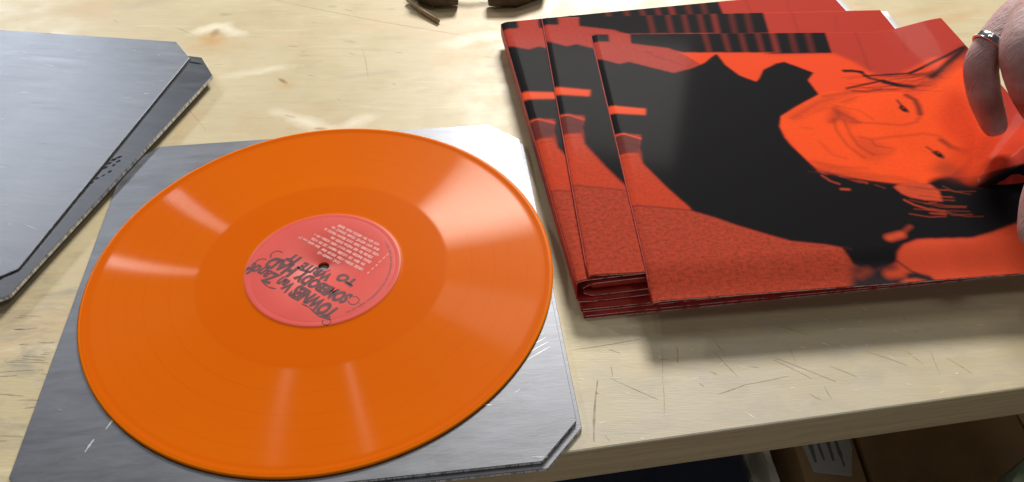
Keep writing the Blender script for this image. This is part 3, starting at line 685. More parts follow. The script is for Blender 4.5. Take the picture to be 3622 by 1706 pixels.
['L','feature',0.8043406872758005,0.8,0.26068514267033926,[[168.2,122.0],[179.3,119.7]]],
['L','feature',0.5164194431284191,0.8,0.3284999017624484,[[143.8,134.5],[153.3,131.2]]],
['L','feature',0.9415394895483199,0.8,0.21039069237983013,[[149.3,125.5],[160.6,118.6]]],
['L','feature',0.9563439381269574,0.8,0.2986036554945469,[[157.6,123.5],[166.4,121.2]]],
['L','feature',0.8946325590197699,0.8,0.3904161250228959,[[182.1,114.6],[197.8,107.4]]],
['L','feature',0.9963996646729825,0.8,0.2292610740172041,[[162.3,124.8],[169.2,121.1]]],
['L','feature',0.552393943184248,0.8,0.32020812274987703,[[137.6,133.5],[145.2,128.3]]],
['L','feature',0.7548640292149069,0.8,0.23281093500682806,[[135.2,135.0],[145.1,132.4]]],
['L','feature',0.6757707779857882,0.8,0.31465662798697464,[[186.2,117.1],[195.9,112.5]]],
['L','feature',0.9736564468347786,0.8,0.19602764518913926,[[155.5,129.1],[167.0,125.4]]],
['L','feature',0.8891679492910184,0.8,0.2507013435934316,[[158.1,126.0],[169.2,121.4]]],
['L','feature',0.6796182018648949,0.8,0.19598213613559573,[[182.1,119.6],[193.0,112.3]]],
['L','feature',0.6725821467841322,0.8,0.35523275652852493,[[181.3,116.2],[192.3,110.3]]],
['L','feature',0.9747280273106468,0.8,0.16068338780457045,[[162.8,126.3],[177.1,120.8]]],
['L','feature',0.8459295990963689,0.9,0.315150294261216,[[138.8,204.3],[154.2,207.4]]],
['L','feature',0.8060978869805411,0.9,0.16204471373912752,[[148.9,205.7],[164.0,208.7]]],
['L','feature',0.5008332657518119,0.9,0.1987103842186425,[[157.2,211.8],[169.7,217.6]]],
['L','feature',0.7251633967492322,0.9,0.35548246921811055,[[177.2,219.0],[187.3,222.4]]],
['L','feature',0.5715461171625453,0.9,0.3963294379630269,[[141.5,204.4],[157.5,210.3]]],
['L','feature',0.7577832952872721,0.9,0.27623541947668073,[[136.6,197.8],[145.2,202.9]]],
['L','feature',0.7337424277425177,0.9,0.3055980184658022,[[187.2,214.9],[202.1,220.3]]],
['L','feature',0.5507021032246082,0.9,0.3857947861650657,[[130.2,202.2],[142.7,207.6]]],
['L','feature',0.8403238490798377,0.9,0.17721079372205853,[[146.5,198.8],[157.0,204.0]]],
['L','feature',0.8305374586790671,0.9,0.34445258213383045,[[159.1,210.0],[172.9,214.0]]],
['L','feature',0.5584586729823875,0.9,0.15188873794707303,[[145.8,209.0],[157.1,212.7]]],
['L','feature',0.8768018486780191,0.9,0.3809829062832565,[[147.4,205.8],[157.9,208.8]]],
['L','feature',0.7593465120128059,0.9,0.21247056899693997,[[173.1,210.8],[188.0,213.8]]],
['L','feature',0.6254703783165169,0.9,0.2308074887195286,[[183.9,210.5],[192.9,214.3]]],
['L','seam',1.014589921597393,0.8,0.33229530797314166,[[118.8,287.1],[120.5,290.0]]],
['L','seam',0.9366398123258566,0.8,0.30313185833001155,[[109.5,312.2],[112.1,313.7]]],
['L','seam',0.5244758777650489,0.8,0.565667688097769,[[117.8,318.7],[120.4,321.1]]],
['L','seam',0.8524652835996429,0.8,0.07041537361786857,[[70.7,310.1],[72.3,311.4]]],
['L','seam',0.5263373661141988,0.8,0.25330730507608445,[[103.1,285.1],[105.0,287.3]]],
['L','seam',1.1359283587914435,0.8,0.16896876203688,[[81.7,306.7],[83.5,308.6]]],
['L','seam',0.7625042348038821,0.8,0.23727956020928934,[[84.9,295.7],[89.2,297.4]]],
['L','seam',0.831871161372649,0.8,0.4649729838300397,[[104.1,315.5],[106.4,318.6]]],
['L','seam',0.7614428313133708,0.8,0.16050337716798999,[[81.3,313.7],[83.8,315.0]]],
['L','seam',0.5100009545090476,0.8,0.4169241398317062,[[117.4,308.6],[121.9,310.9]]],
['L','seam',1.1885721619352558,0.8,0.21302440589271585,[[87.0,275.3],[91.9,276.8]]],
['L','seam',0.843126429092344,0.8,0.16730140058982584,[[88.5,314.9],[90.8,317.2]]],
['L','seam',1.0678580668991233,0.8,0.19289526335495927,[[84.9,311.9],[88.9,314.5]]],
['L','seam',0.7376732888132725,0.8,0.10508347800741667,[[86.4,302.9],[89.3,305.3]]],
['L','seam',0.8946165410664784,0.8,0.19069506093560576,[[70.7,314.4],[72.3,317.0]]],
['L','seam',0.7362113661043376,0.8,0.2174288964364007,[[111.5,311.9],[113.9,314.6]]],
['L','seam',1.0714108894341654,0.8,0.11999576444768435,[[79.1,275.7],[82.3,277.2]]],
['L','seam',0.8606704003371246,0.8,0.2407079654646218,[[100.1,307.3],[104.1,310.4]]],
['L','seam',1.082529367379446,0.8,0.18627220596408672,[[111.0,290.1],[112.7,291.5]]],
['L','seam',0.698125935878483,0.8,0.3627491071186402,[[117.5,296.7],[119.9,298.3]]],
['L','seam',0.661352641726439,0.8,0.28112440244872205,[[109.9,283.1],[111.1,285.4]]],
['L','seam',0.5812370191612173,0.8,0.18484832608338225,[[108.6,289.1],[110.9,291.4]]],
['L','seam',0.5530943308764079,0.8,0.18979611568891722,[[114.8,308.6],[117.0,310.5]]],
['L','seam',0.7179633963443066,0.8,0.2250686646743806,[[98.2,307.0],[102.3,309.1]]],
['L','seam',0.6499537718664078,0.8,0.17005860028818215,[[105.2,315.5],[107.9,316.9]]],
['L','seam',0.7921533262368794,0.8,0.19639020599415916,[[90.0,300.9],[93.5,302.1]]],
['L','seam',0.9887330574421197,0.8,0.23978572000100565,[[124.0,299.3],[128.6,301.9]]],
['L','seam',1.159490448218114,0.8,0.4565882167206057,[[113.2,282.7],[117.1,286.1]]],
['L','seam',0.7025816431812201,0.8,0.34712273269451716,[[112.9,295.8],[117.8,298.0]]],
['L','seam',0.9938686454634231,0.8,0.20515478887332259,[[83.1,295.5],[85.2,296.8]]],
['L','seam',0.6262078481288775,0.8,0.29314322219522776,[[100.5,293.5],[101.9,295.2]]],
['L','seam',0.8668294643799654,0.8,0.1390742735480399,[[89.3,302.3],[91.3,303.5]]],
['L','seam',0.5184060781936152,0.8,0.11139402792071304,[[82.7,306.7],[85.7,308.2]]],
['L','seam',0.9225724380752037,0.8,0.22167860763523783,[[81.6,287.6],[84.1,290.6]]],
['L','seam',0.54500466173932,0.8,0.1278542697348963,[[74.7,290.2],[76.6,292.2]]],
['L','seam',1.0176101672780478,0.8,0.4004972260532602,[[128.6,283.2],[132.7,285.7]]],
['L','seam',0.713748630952843,0.8,0.2442074148525424,[[122.0,297.0],[124.7,299.1]]],
['L','seam',1.0247461914557274,0.8,0.3204707613280017,[[100.0,292.9],[104.1,294.7]]],
['L','seam',1.0879624526325635,0.8,0.13252132098720015,[[86.7,310.2],[91.4,312.2]]],
['L','seam',0.9013805047403736,0.8,0.19809567712657847,[[112.6,279.4],[116.1,281.2]]],
['L','seam',0.987911783428682,0.8,0.12150422677381767,[[80.9,292.1],[84.3,293.9]]],
['L','seam',0.6529736140833429,0.8,0.24768940783651325,[[98.5,300.4],[101.0,302.6]]],
['L','seam',1.039695273238047,0.8,0.353616853441966,[[103.6,303.0],[106.9,305.5]]],
['L','seam',0.7083170763315851,0.8,0.15230646122627928,[[90.8,304.0],[93.1,306.8]]],
['L','seam',0.6740349374538264,0.8,0.28099336442052913,[[110.2,286.9],[114.8,289.8]]],
['L','seam',0.623117788810817,0.8,0.22412984062452312,[[92.3,281.0],[94.5,284.1]]],
['L','seam',0.8849057755860348,0.8,0.30688886210495464,[[97.2,317.0],[98.6,319.0]]],
['L','seam',0.5523717519389908,0.8,0.21026516983252838,[[92.3,286.0],[95.0,287.7]]],
['L','seam',0.7727094851281852,0.8,0.1448546286392435,[[76.3,295.2],[78.0,297.6]]],
['L','seam',1.1355111118868277,0.8,0.14646589204026625,[[75.0,290.3],[77.7,292.2]]],
['L','seam',0.5450116308799136,0.8,0.07566521849308942,[[79.1,295.5],[81.8,296.6]]],
['L','seam',0.5198803132560574,0.8,0.4754793766760183,[[126.5,287.9],[129.4,289.5]]],
['L','seam',1.06069634809444,0.8,0.15269279909569142,[[91.4,294.6],[93.9,297.0]]],
['L','seam',0.6573997112568224,0.8,0.1416912767375683,[[91.5,300.0],[94.4,302.8]]],
['L','seam',1.1177822683705867,0.8,0.1973175609124066,[[90.0,298.6],[91.9,300.0]]],
['L','seam',0.8308649464839724,0.8,0.22961649924605387,[[119.4,294.5],[122.1,297.4]]],
['L','seam',0.7085428990822025,0.8,0.1425085777838235,[[83.4,301.3],[86.6,304.1]]],
['L','seam',1.1140170665644156,0.8,0.38891796034731807,[[106.8,307.5],[111.4,309.0]]],
['L','seam',0.9419516356742814,0.8,0.12854180145258787,[[87.9,310.0],[90.1,312.9]]],
['L','seam',0.725888395617559,0.8,0.3652142554741735,[[109.0,303.8],[113.5,305.4]]],
['L','black',0.9145129698711749,0.8,0.25399613581352337,[[249.0,78.0],[265.5,79.1],[267.4,78.9]]],
['L','black',0.9803029057695742,0.8,0.26797669873171415,[[237.6,95.4],[250.2,96.1],[272.2,72.3]]],
['L','black',0.6574251121606887,0.8,0.45803043598672033,[[233.0,82.7],[247.5,83.1],[270.4,79.2]]],
['L','black',0.8148166395496914,0.8,0.34805713714221675,[[230.3,91.7],[244.3,90.1],[272.9,82.6]]],
['L','black',0.9211114652900068,0.8,0.29462297898486967,[[244.2,80.5],[258.9,77.8],[266.8,88.7]]],
['L','black',0.6183866128374466,0.8,0.3100755677875708,[[239.5,83.3],[256.7,82.7],[269.9,87.2]]],
['L','black',0.6038145803675652,0.8,0.29113558704147346,[[221.0,79.7],[233.1,75.7],[270.6,85.3]]],
['L','black',0.6161642863443516,0.8,0.40519135389712857,[[220.1,76.7],[233.1,73.6],[268.3,80.4]]],
['L','black',0.5393058537941315,0.8,0.3608973835251462,[[229.4,88.5],[240.8,88.7],[267.9,81.6]]],
['L','black',0.6945762739235984,0.8,0.3501912615883061,[[231.7,74.3],[246.1,74.0],[267.2,87.2]]],
['L','black',0.9321731915039324,0.8,0.24327377360339303,[[229.4,83.7],[244.7,85.7],[269.7,78.0]]],
['L','black',0.9609548875937394,0.8,0.31244712358569204,[[224.0,81.6],[237.2,79.9],[263.7,86.2]]],
['L','black',0.7964421447468847,0.8,0.3752433036837444,[[213.8,80.7],[229.9,78.3],[274.7,81.3]]],
['L','black',0.961869373957887,0.8,0.32689017358107864,[[237.2,82.0],[251.5,79.2],[269.7,85.2]]],
['L','black',0.5945362469647434,0.8,0.45021929231031566,[[229.0,92.5],[241.5,93.7],[267.2,81.2]]],
['L','black',0.7326940081872646,0.8,0.4724166149085913,[[238.1,83.0],[255.1,83.5],[267.6,87.8]]],
['L','black',0.8327576598792337,0.8,0.23574660889981014,[[232.1,83.1],[247.5,81.7],[268.2,74.3]]],
['L','black',0.7397481995685278,0.8,0.4052474088540171,[[234.2,77.1],[248.5,77.7],[266.7,81.8]]],
['L','black',0.6846618166660604,0.8,0.404490971981175,[[221.5,79.2],[232.8,78.4],[264.2,84.8]]],
['L','black',0.6738178906345533,0.8,0.30296286024800595,[[218.5,91.6],[233.5,92.2],[270.6,70.4]]],
['L','black',0.557420057530583,0.8,0.44854827693629706,[[212.0,93.3],[224.3,88.9],[265.4,87.2]]],
['L','black',0.720559014919609,0.8,0.32844240554605003,[[220.0,73.6],[237.7,75.0],[273.1,83.5]]],
['P','black',0.8,[[225.7,122.5],[228.3,122.1],[229.8,127.3],[228.9,132.0],[225.8,131.9],[225.1,127.3]],1.0],
['P','black',0.8,[[228.3,185.1],[230.9,184.8],[232.6,189.4],[231.7,193.8],[228.4,193.3],[227.7,189.3]],1.0],
['L','light',1.0,0.5,0.8,[[227.4,125.6],[227.8,126.9]]],
['L','light',1.0,0.5,0.8,[[230.1,187.5],[230.4,188.6]]],
['P','light',2,[[162.0,291.5],[168.3,285.3],[179.4,280.9],[215.2,283.0],[230.3,278.9],[260.2,267.8],[239.0,316.0],[230.0,334.2],[144.7,324.7],[158.1,302.3]],1.0],
['P','dark',4,[[130.3,297.8],[142.1,301.0],[151.6,299.6],[158.1,302.3],[149.8,325.3],[120.8,322.2]],1.0],
['L','dark',6,1.4,1,[[152.6,313.2],[159.3,309.7],[167.4,309.9],[174.4,313.0],[177.2,319.6]]],
['L','dark',1.6,1,0.9,[[159.4,298.1],[165.9,306.4],[175.1,313.7]]],
['L','ear',8,2,0.9,[[161.6,277.1],[169.5,275.0]]],
['L','ear',8,2.4,0.9,[[151.1,307.3],[158.3,307.4]]],
['L','ear',3,2,0.5,[[169.5,275.0],[179.0,267.4]]],
['L','ear',6,3,0.4,[[132.3,306.7],[138.1,303.9]]]]
INK = {'wall': (.44, .042, .028), 'bright': (.80, .072, .020), 'black': (.008, .0075, .009), 'floor': (.60, .060, .022), 'floor2': (.50, .062, .030), 'cuff': (.125, .025, .023),
       'face': (.93, .088, .017), 'hand': (.46, .050, .036), 'seam': (.15, .022, .018), 'bar': (.82, .085, .026), 'shade': (.72, .055, .012), 'feature': (.22, .030, .016), 'ear': (.62, .075, .030), 'light': (.66, .075, .030), 'dark': (.03, .022, .025)}
TEX = {'floor': .5, 'floor2': 1.0, 'hand': .6, 'wall': .12, 'cuff': .4, 'face': .16, 'shade': .3, 'light': .15, 'feature': .3, 'ear': .3}
STEP = .6; N = int(330/STEP)
ug, vg = np.meshgrid(np.arange(N)*STEP-6, np.arange(N)*STEP-6, indexing='ij')
def blur(a, s):
    k = max(1, int(round(s/STEP)))
    for _ in range(2):
        for axn in (0, 1):
            p = np.pad(a, [(k, k) if i == axn else (0, 0) for i in range(2)], mode='edge'); cs = np.cumsum(p, axis=axn)
            z = np.zeros_like(np.take(cs, [0], axis=axn)); cs = np.concatenate([z, cs], axis=axn); L = 2*k+1
            n_ = a.shape[axn]
            a = (np.take(cs, np.arange(L, L+n_), axis=axn) - np.take(cs, np.arange(0, n_), axis=axn))/L
    return a
def raster(pts):
    ins = np.zeros(ug.shape, bool); n = len(pts)
    for i in range(n):
        (x0, y0), (x1, y1) = pts[i], pts[(i+1) % n]
        if y0 == y1: continue
        c = ((y0 > vg) != (y1 > vg)) & (ug < (x1-x0)*(vg-y0)/(y1-y0)+x0); ins ^= c
    return ins.astype(float)
def strokem(pts, wd, bl):
    d = np.full(ug.shape, 1e9)
    for (x0, y0), (x1, y1) in zip(pts[:-1], pts[1:]):
        dx, dy = x1-x0, y1-y0; L = max(dx*dx+dy*dy, 1e-9); t = np.clip(((ug-x0)*dx+(vg-y0)*dy)/L, 0, 1)
        d = np.minimum(d, np.hypot(ug-x0-t*dx, vg-y0-t*dy))
    return np.clip((wd/2+bl-d)/(2*bl)+.0, 0, 1)
img = np.zeros((N, N, 4)); img[..., :3] = INK['wall']; img[..., 3] = 0
for a in ART:
    if a[0] == 'P': m = blur(raster(a[3]), a[2]*.55)*(a[4] if len(a) > 4 else 1); colr = INK[a[1]]; tx = TEX.get(a[1], 0)
    else: m = strokem(a[5], a[2]*.85, a[3])*a[4]; colr = INK[a[1]]; tx = 0
    m = m[..., None]; img = img*(1-m) + np.array([*colr, tx])*m
def sample(u, v):
    x = np.clip((u+6)/STEP, 0, N-1.001); y = np.clip((v+6)/STEP, 0, N-1.001); i = x.astype(int); j = y.astype(int); fx = (x-i)[..., None]; fy = (y-j)[..., None]
    return (img[i, j]*(1-fx)+img[i+1, j]*fx)*(1-fy) + (img[i, j+1]*(1-fx)+img[i+1, j+1]*fx)*fy

# ------------------------------------------------------------------ jackets
def smooth01(x): x = np.clip(x, 0, 1); return x*x*(3-2*x)
def place(Q, W_, U, V):
    s = (U/W_)[..., None]; t = (V/315.)[..., None]; Q = np.array(Q, float)
    return (Q[0]*(1-s)+Q[1]*s)*(1-t)+(Q[2]*(1-s)+Q[3]*s)*t - Q[0]
def panel(name, W_, H_, zf, step, mat, parent, printed=False, u0=0.0, v0=0.0, th=.55, edge=None, Q=None, QW=315.):
    """card sheet in jacket coordinates: u along the top edge, v towards the viewer, z = zf(u, v)"""
    us = np.unique(np.concatenate([np.arange(u0, W_, step), [W_]])); vs = np.unique(np.concatenate([np.arange(v0, H_, step), [H_]]))
    U, Vv = np.meshgrid(us, vs, indexing='ij'); Z = zf(U, Vv)
    nu, nv = U.shape
    XY = place(Q, QW, U, Vv); top = np.concatenate([XY, Z[..., None]], -1).reshape(-1, 3); bot = top.copy(); bot[:, 2] -= th
    idx = np.arange(nu*nv).reshape(nu, nv)
    q = np.stack([idx[:-1, 1:], idx[1:, 1:], idx[1:, :-1], idx[:-1, :-1]], -1).reshape(-1, 4)
    n = nu*nv
    fb = q[:, ::-1] + n
    ring = list(idx[:, 0]) + list(idx[-1, 1:]) + list(idx[-2::-1, -1]) + list(idx[0, -2:0:-1])
    rg = np.array(ring); r2 = np.roll(rg, -1); fs = np.stack([rg, r2, r2+n, rg+n], -1)
    Fc = np.concatenate([q, fb, fs]); Vt = np.concatenate([top, bot])*MM
    me = bpy.data.meshes.new(name); me.vertices.add(len(Vt)); me.vertices.foreach_set('co', Vt.ravel())
    me.loops.add(Fc.size); me.loops.foreach_set('vertex_index', Fc.ravel().astype(np.int32))
    me.polygons.add(len(Fc)); me.polygons.foreach_set('loop_start', np.arange(0, Fc.size, 4, dtype=np.int32))
    me.materials.append(mat); me.materials.append(M['red_board']); me.materials.append(edge or M['worn'])
    mi = np.zeros(len(Fc), np.int32); mi[len(q):len(q)+len(fb)] = 1; mi[len(q)+len(fb):] = 2
    me.update(calc_edges=True); me.validate()
    me.polygons.foreach_set('material_index', mi)
    sm = np.zeros(len(Fc), bool); sm[:len(q)+len(fb)] = True; me.polygons.foreach_set('use_smooth', sm)
    if printed:
        rgba = sample(U.reshape(-1)*(315/W_), Vv.reshape(-1)) if False else sample(U.reshape(-1), Vv.reshape(-1))
        at = me.color_attributes.new('ink', 'FLOAT_COLOR', 'POINT'); at.data.foreach_set('color', np.concatenate([rgba, rgba]).astype(np.float32).ravel())
        uvl = me.uv_layers.new(name='UVMap'); uvv = np.stack([U.reshape(-1)/315, Vv.reshape(-1)/315], -1); uvv = np.concatenate([uvv, uvv])
        uvl.data.foreach_set('uv', uvv[Fc.ravel()].astype(np.float32).ravel())
    o = bpy.data.objects.new(name, me); COL.objects.link(o); o.parent = parent
    return o
def spine_strip(name, H_, ztop, zbot, bulge, parent, n=10, off_bot=0.0, mat=None, Q=None, QW=315.):
    """rounded fold joining top and bottom panels along the left edge"""
    V = []; Fc = []; ks = 24
    for j in range(ks+1):
        v = H_*j/ks; zt, zb = ztop(v), zbot(v)
        for i in range(n+1):
            a = math.pi*i/n; xy = place(Q, QW, np.array(-bulge*math.sin(a)), np.array(v + off_bot*i/n)); V.append((float(xy[0]), float(xy[1]), float((zt+zb)/2 + (zt-zb)/2*math.cos(a))))
    for j in range(ks):
        for i in range(n): Fc.append((j*(n+1)+i, j*(n+1)+i+1, (j+1)*(n+1)+i+1, (j+1)*(n+1)+i))
    o = mesh_obj(name, V, Fc, mat or M['red_board'], parent, True)
    sd = o.modifiers.new('thickness', 'SOLIDIFY'); sd.thickness = .5*MM; sd.offset = 0
    return o
GJ = 'record jackets fanned in a pile'
QA = [(-10.8, 639.1), (303, 701), (40.3, 324.3), (352, 376)]
QB = [(26.6, 643.0), (338.5, 660), (47.6, 326.6), (360, 351)]
QC = [(69, 610), (372, 617), (85.3, 307), (386, 338)]
Q1 = [(2.0, 623), (314, 664), (46.4, 311.0), (358, 353)]
Q2 = [(.5, 625.5), (312.5, 668), (44.6, 313.6), (357, 357)]
def jacket(Q, lb):
    e = empty('record_jacket', (Q[0][0], Q[0][1], 0)); tag(e, lb, 'record jacket', GJ); return e
for Q, z0, lb in ((Q1, .1, 'lowest closed red jacket, flat on the bench under the fanned pile'), (Q2, 3.6, 'closed red jacket second from the bottom of the fanned pile')):
    e = jacket(Q, lb)
    panel('front_panel', 315, 315, lambda u, v: z0+3.0+.35*np.sin(u/40+z0), 9, M['red_board'], e, Q=Q)
    panel('back_panel', 315, 315, lambda u, v: z0+.6+0*u, 20, M['red_board'], e, Q=Q)
    spine_strip('spine', 315, lambda v: z0+2.9, lambda v: z0+.3, 1.0, e, Q=Q)
# jacket at the left of the fan with its mouth towards the viewer
eA = jacket(QA, 'jacket at far left of the fan, its near end gaping open')
def ZA(u, v): return 21 + .4*np.sin(v/60) - 1.8*np.clip(1-u/6, 0, 1)**2 + 0*u
panel('front_panel', 315, 315, ZA, 1.5, M['print'], eA, True, Q=QA)
panel('back_panel', 313, 322, lambda u, v: 8.2 + 1.2*np.clip(1-u/9, 0, 1)**2 + 0*u, 9, M['red_board'], eA, Q=QA)
spine_strip('spine', 316, lambda v: 19.0+.4*math.sin(v/60), lambda v: 8.8, .3, eA, 10, 4, Q=QA)
panel('inner_fold', 312, 316.5, lambda u, v: 18.6 - 3.4*np.clip(1-(u-4)/8, 0, 1)**2 - 1.0*u/312, 4, M['red_board'], eA, u0=4, Q=QA)
panel('inner_fold', 312, 319, lambda u, v: 10.2 + 3.4*np.clip(1-(u-4)/8, 0, 1)**2 + 0*u, 4, M['red_board'], eA, u0=4, Q=QA)
for k in range(4):
    panel('pocket_sheet', 308, 316-.6*k, lambda u, v: 16.6-1.5*k + .15*np.sin(u/30+k), 12, M['red_board'], eA, u0=8+k, th=.7, edge=M['red_board'], Q=QA)
# middle jacket
eB = jacket(QB, 'middle jacket of the fan, flat between the gaping one and the lifted one')
def ZB(u, v): return 23.5 - 1.0*np.clip(1-u/5, 0, 1)**2 + .3*np.sin(v/70) + 0*u
panel('front_panel', 315, 315, ZB, 1.5, M['print'], eB, True, Q=QB)
panel('back_panel', 314.5, 314, lambda u, v: ZB(u, v)-1.1, 6, M['red_board'], eB, Q=QB)
spine_strip('spine', 315, lambda v: 22.4+.3*math.sin(v/70), lambda v: 21.5+.3*math.sin(v/70), .5, eB, 6, Q=QB)
# lifted jacket
eC = jacket(QC, 'top jacket held up at its right edge by the hand')
def ZC(u, v):
    p = u/302.; q = v/315.
    z = 26 - 4*smooth01((q-.9)/.1) + 13*smooth01((p-.82)/.20)*np.exp(-(q/.45)**2) + 8*smooth01((p-.7)/.3)*np.exp(-((q-.45)/.3)**2)
    # fold pulled up towards the grip: a facet that opens out from (237, 231)
    ph = np.degrees(np.arctan2(231.-v, u-237.)); rr = np.clip(np.hypot(u-237., v-231.)/12, 0, 1)
    g = smooth01((ph-6)/7)*(1-.75*smooth01((ph-30)/28))*(ph < 100)
    z = z + np.clip(.34*(u-237)+.15*(v-231), 0, 24)*g*rr - 2.0*rr*np.exp(-((ph-2)/9)**2)*smooth01((u-237)/40)
    return z - 1.6*np.clip(1-u/6, 0, 1)**2
panel('front_panel', 302, 315, ZC, .7, M['print'], eC, True, Q=QC, QW=302.)
panel('back_panel', 301.5, 314.2, lambda u, v: ZC(u, v)-1.2, 5, M['red_board'], eC, Q=QC, QW=302.)
spine_strip('spine', 315, lambda v: ZC(np.array(0.), np.array(v))-.1, lambda v: ZC(np.array(0.), np.array(v))-1.5, .6, eC, 6, Q=QC, QW=302.)
# white inner sleeves poking out at the far right
def sleeve(Q, du, z, lb):
    e = empty('inner_sleeve', (Q[0][0], Q[0][1], 0)); tag(e, lb, 'inner sleeve', 'white inner sleeves in the jackets')
    s_ = panel('paper', 315+du, 312, lambda u, v: z+0*u, 12, M['white'], e, u0=40, v0=1.5, th=.35, edge=M['white'], Q=Q)
    s_.data.materials[1] = M['white']; s_.data.materials[2] = M['white']
sleeve(QA, 6.5, 20.0, 'white inner sleeve edge sticking out of the leftmost gaping jacket')
sleeve(QB, 6.5, 22.85, 'white inner sleeve edge sticking out of the middle jacket')

# ------------------------------------------------------------------ person: hand, ring, trouser leg
per = empty('person', (352, 150, -770))
tag(per, 'person in dark green trousers holding the top jacket, silver ring on finger', 'person')
def on_per(o): o.parent = per; o.matrix_parent_inverse = Matrix.Translation(Vector((-352, -150, 770))*MM); return o
HV = [((700, 250, 175), 36), ((570, 400, 142), 32), ((490, 478, 124), 29), ((430, 502, 115), 27)]     # forearm -> wrist -> palm
hv = [Vector(p) for p, r in HV]; hr = [r for p, r in HV]; he = [(0, 1), (1, 2), (2, 3)]
def chain(root, pts):
    prev = root
    for p, r in pts:
        hv.append(Vector(p)); hr.append(r); he.append((prev, len(hv)-1)); prev = len(hv)-1
chain(3, [((357.7, 495.4, 112.0), 21), ((338.7, 478.4, 106.0), 16.5), ((320.9, 468.4, 90.0), 12.6), ((328.8, 455.5, 68.0), 11.2), ((341.2, 448.5, 49.0), 9.2), ((343.5, 442.3, 44.0), 6.2)])
chain(3, [((358.4, 484.6, 120.0), 21), ((345.4, 469.1, 116.0), 18.0), ((331.6, 446.8, 106.0), 15.5), ((344.9, 441.2, 84.0), 12.2), ((363.7, 445.7, 62.0), 10), ((365.8, 442.8, 57.0), 7)])
chain(3, [((406, 494, 110), 15), ((394, 482, 106), 13.0), ((371, 446, 98), 11.6), ((366, 430, 78), 10.2), ((367, 420, 58), 8.8), ((367, 418, 56), 6.5)])
chain(3, [((422, 474, 104), 13), ((412, 460, 100), 11), ((391, 428, 92), 9.8), ((384, 412, 76), 8.8), ((383, 404, 58), 7.4), ((383, 402, 56), 5.5)])
chain(2, [((462, 462, 112), 19), ((408, 430, 104), 16.5), ((327.8, 363.7, 88.0), 14), ((316.6, 348.7, 72.0), 13), ((310.4, 329.3, 58.0), 11.5), ((310.2, 322.5, 53.0), 8.5)])
me = bpy.data.meshes.new('hand'); me.from_pydata([v*MM for v in hv], he, []); me.update()
ho = bpy.data.objects.new('hand', me); COL.objects.link(ho); on_per(ho)
sk = ho.modifiers.new('skin', 'SKIN'); sk.use_smooth_shade = True; sk.branch_smoothing = .6
for i, sv in enumerate(me.skin_vertices[0].data): sv.radius = (hr[i]*MM, hr[i]*MM*.95); sv.use_root = (i == 0)
sb = ho.modifiers.new('sub', 'SUBSURF'); sb.levels = 2; sb.render_levels = 2
me.materials.append(M['skin'])
bpy.context.view_layer.update()
dg = bpy.context.evaluated_depsgraph_get(); m2 = bpy.data.meshes.new_from_object(ho.evaluated_get(dg))
ho.modifiers.clear(); ho.data = m2; m2.name = 'hand'
if not m2.materials: m2.materials.append(M['skin'])
m2.polygons.foreach_set('use_smooth', np.ones(len(m2.polygons), bool))
# ring round the index finger
a, b = Vector((338.7, 478.4, 106.0)), Vector((320.9, 468.4, 90.0)); ax_ = (b-a).normalized(); ce = a.lerp(b, .55)
e1 = ax_.orthogonal().normalized(); e2 = ax_.cross(e1); V = []; Fc = []; n = 40
pr = [(-2.6, 12.6), (-2.6, 13.8), (-1.8, 14.3), (0, 14.0), (1.8, 14.3), (2.6, 13.8), (2.6, 12.6)]
for k in range(n):
    th = 2*math.pi*k/n
    for x, r in pr: V.append(ce + ax_*x + (e1*math.cos(th)+e2*math.sin(th))*r)
m_ = len(pr)
for k in range(n):
    for i in range(m_):
        Fc.append((k*m_+i, k*m_+(i+1) % m_, ((k+1) % n)*m_+(i+1) % m_, ((k+1) % n)*m_+i))
on_per(fix_normals(mesh_obj('ring', V, Fc, M['silver'], None, True)))
# trouser leg
prf = [(-770, 58, 352, 150), (-600, 56, 352, 150), (-420, 60, 352, 156), (-250, 68, 353, 172), (-120, 73, 353, 183), (-60, 75, 354, 186), (120, 84, 358, 150), (300, 90, 370, 100)]
V = []; Fc = []; n = 48
for i in range(40):
    q = i/39*(len(prf)-1); j = min(int(q), len(prf)-2); f = q-j; A_, B_ = prf[j], prf[j+1]
    z, r, x, y = [A_[c]*(1-f)+B_[c]*f for c in range(4)]
    z = min(z, -28 - (39-i)*.001) if z > -28 else z
    for k in range(n):
        th = 2*math.pi*k/n; rr = r*(1 + .03*math.sin(3*th+z/45) + .02*math.sin(7*th-z/30))
        V.append((x+rr*math.cos(th), y+rr*math.sin(th), z))
for i in range(39):
    for k in range(n): Fc.append((i*n+k, i*n+(k+1) % n, (i+1)*n+(k+1) % n, (i+1)*n+k))
Fc.append(tuple(range(39*n, 40*n)))
on_per(mesh_obj('trousers', V, Fc, M['green'], None, True))

# ------------------------------------------------------------------ things behind, top of the picture
pl = empty('pliers', (-40, 790, 0)); tag(pl, 'dark handled pliers lying at the back of the bench', 'pliers')
def rel(o, e): o.parent = e; o.matrix_parent_inverse = Matrix.Translation(-e.location); return o
rel(tube('handle', [(-46, 800, 14), (-70, 772, 15), (-92, 742, 12), (-90, 718, 10), (-76, 708, 9), (-54, 708, 9)], [8, 10, 11, 11, 10, 7], M['dark_grip']), pl)
rel(tube('handle', [(-36, 800, 14), (0, 785, 15), (26, 755, 12), (22, 726, 10), (2, 711, 9), (-24, 706, 9)], [8, 10, 11, 11, 10, 7], M['dark_grip']), pl)
rel(tube('jaw', [(-40, 795, 14), (-40, 820, 14), (-40, 850, 12)], [13, 11, 4], M['steel']), pl)
rel(tube('spring', [(-80, 745, 20), (-40, 738, 22), (12, 748, 20)], 2.2, M['steel']), pl)
stk = tube('wooden_stick', [(-104, 714, 4), (-88, 692, 3.2), (-71, 674, 2.2)], [2.4, 2.4, 2.0], M['stick'], None, 10)
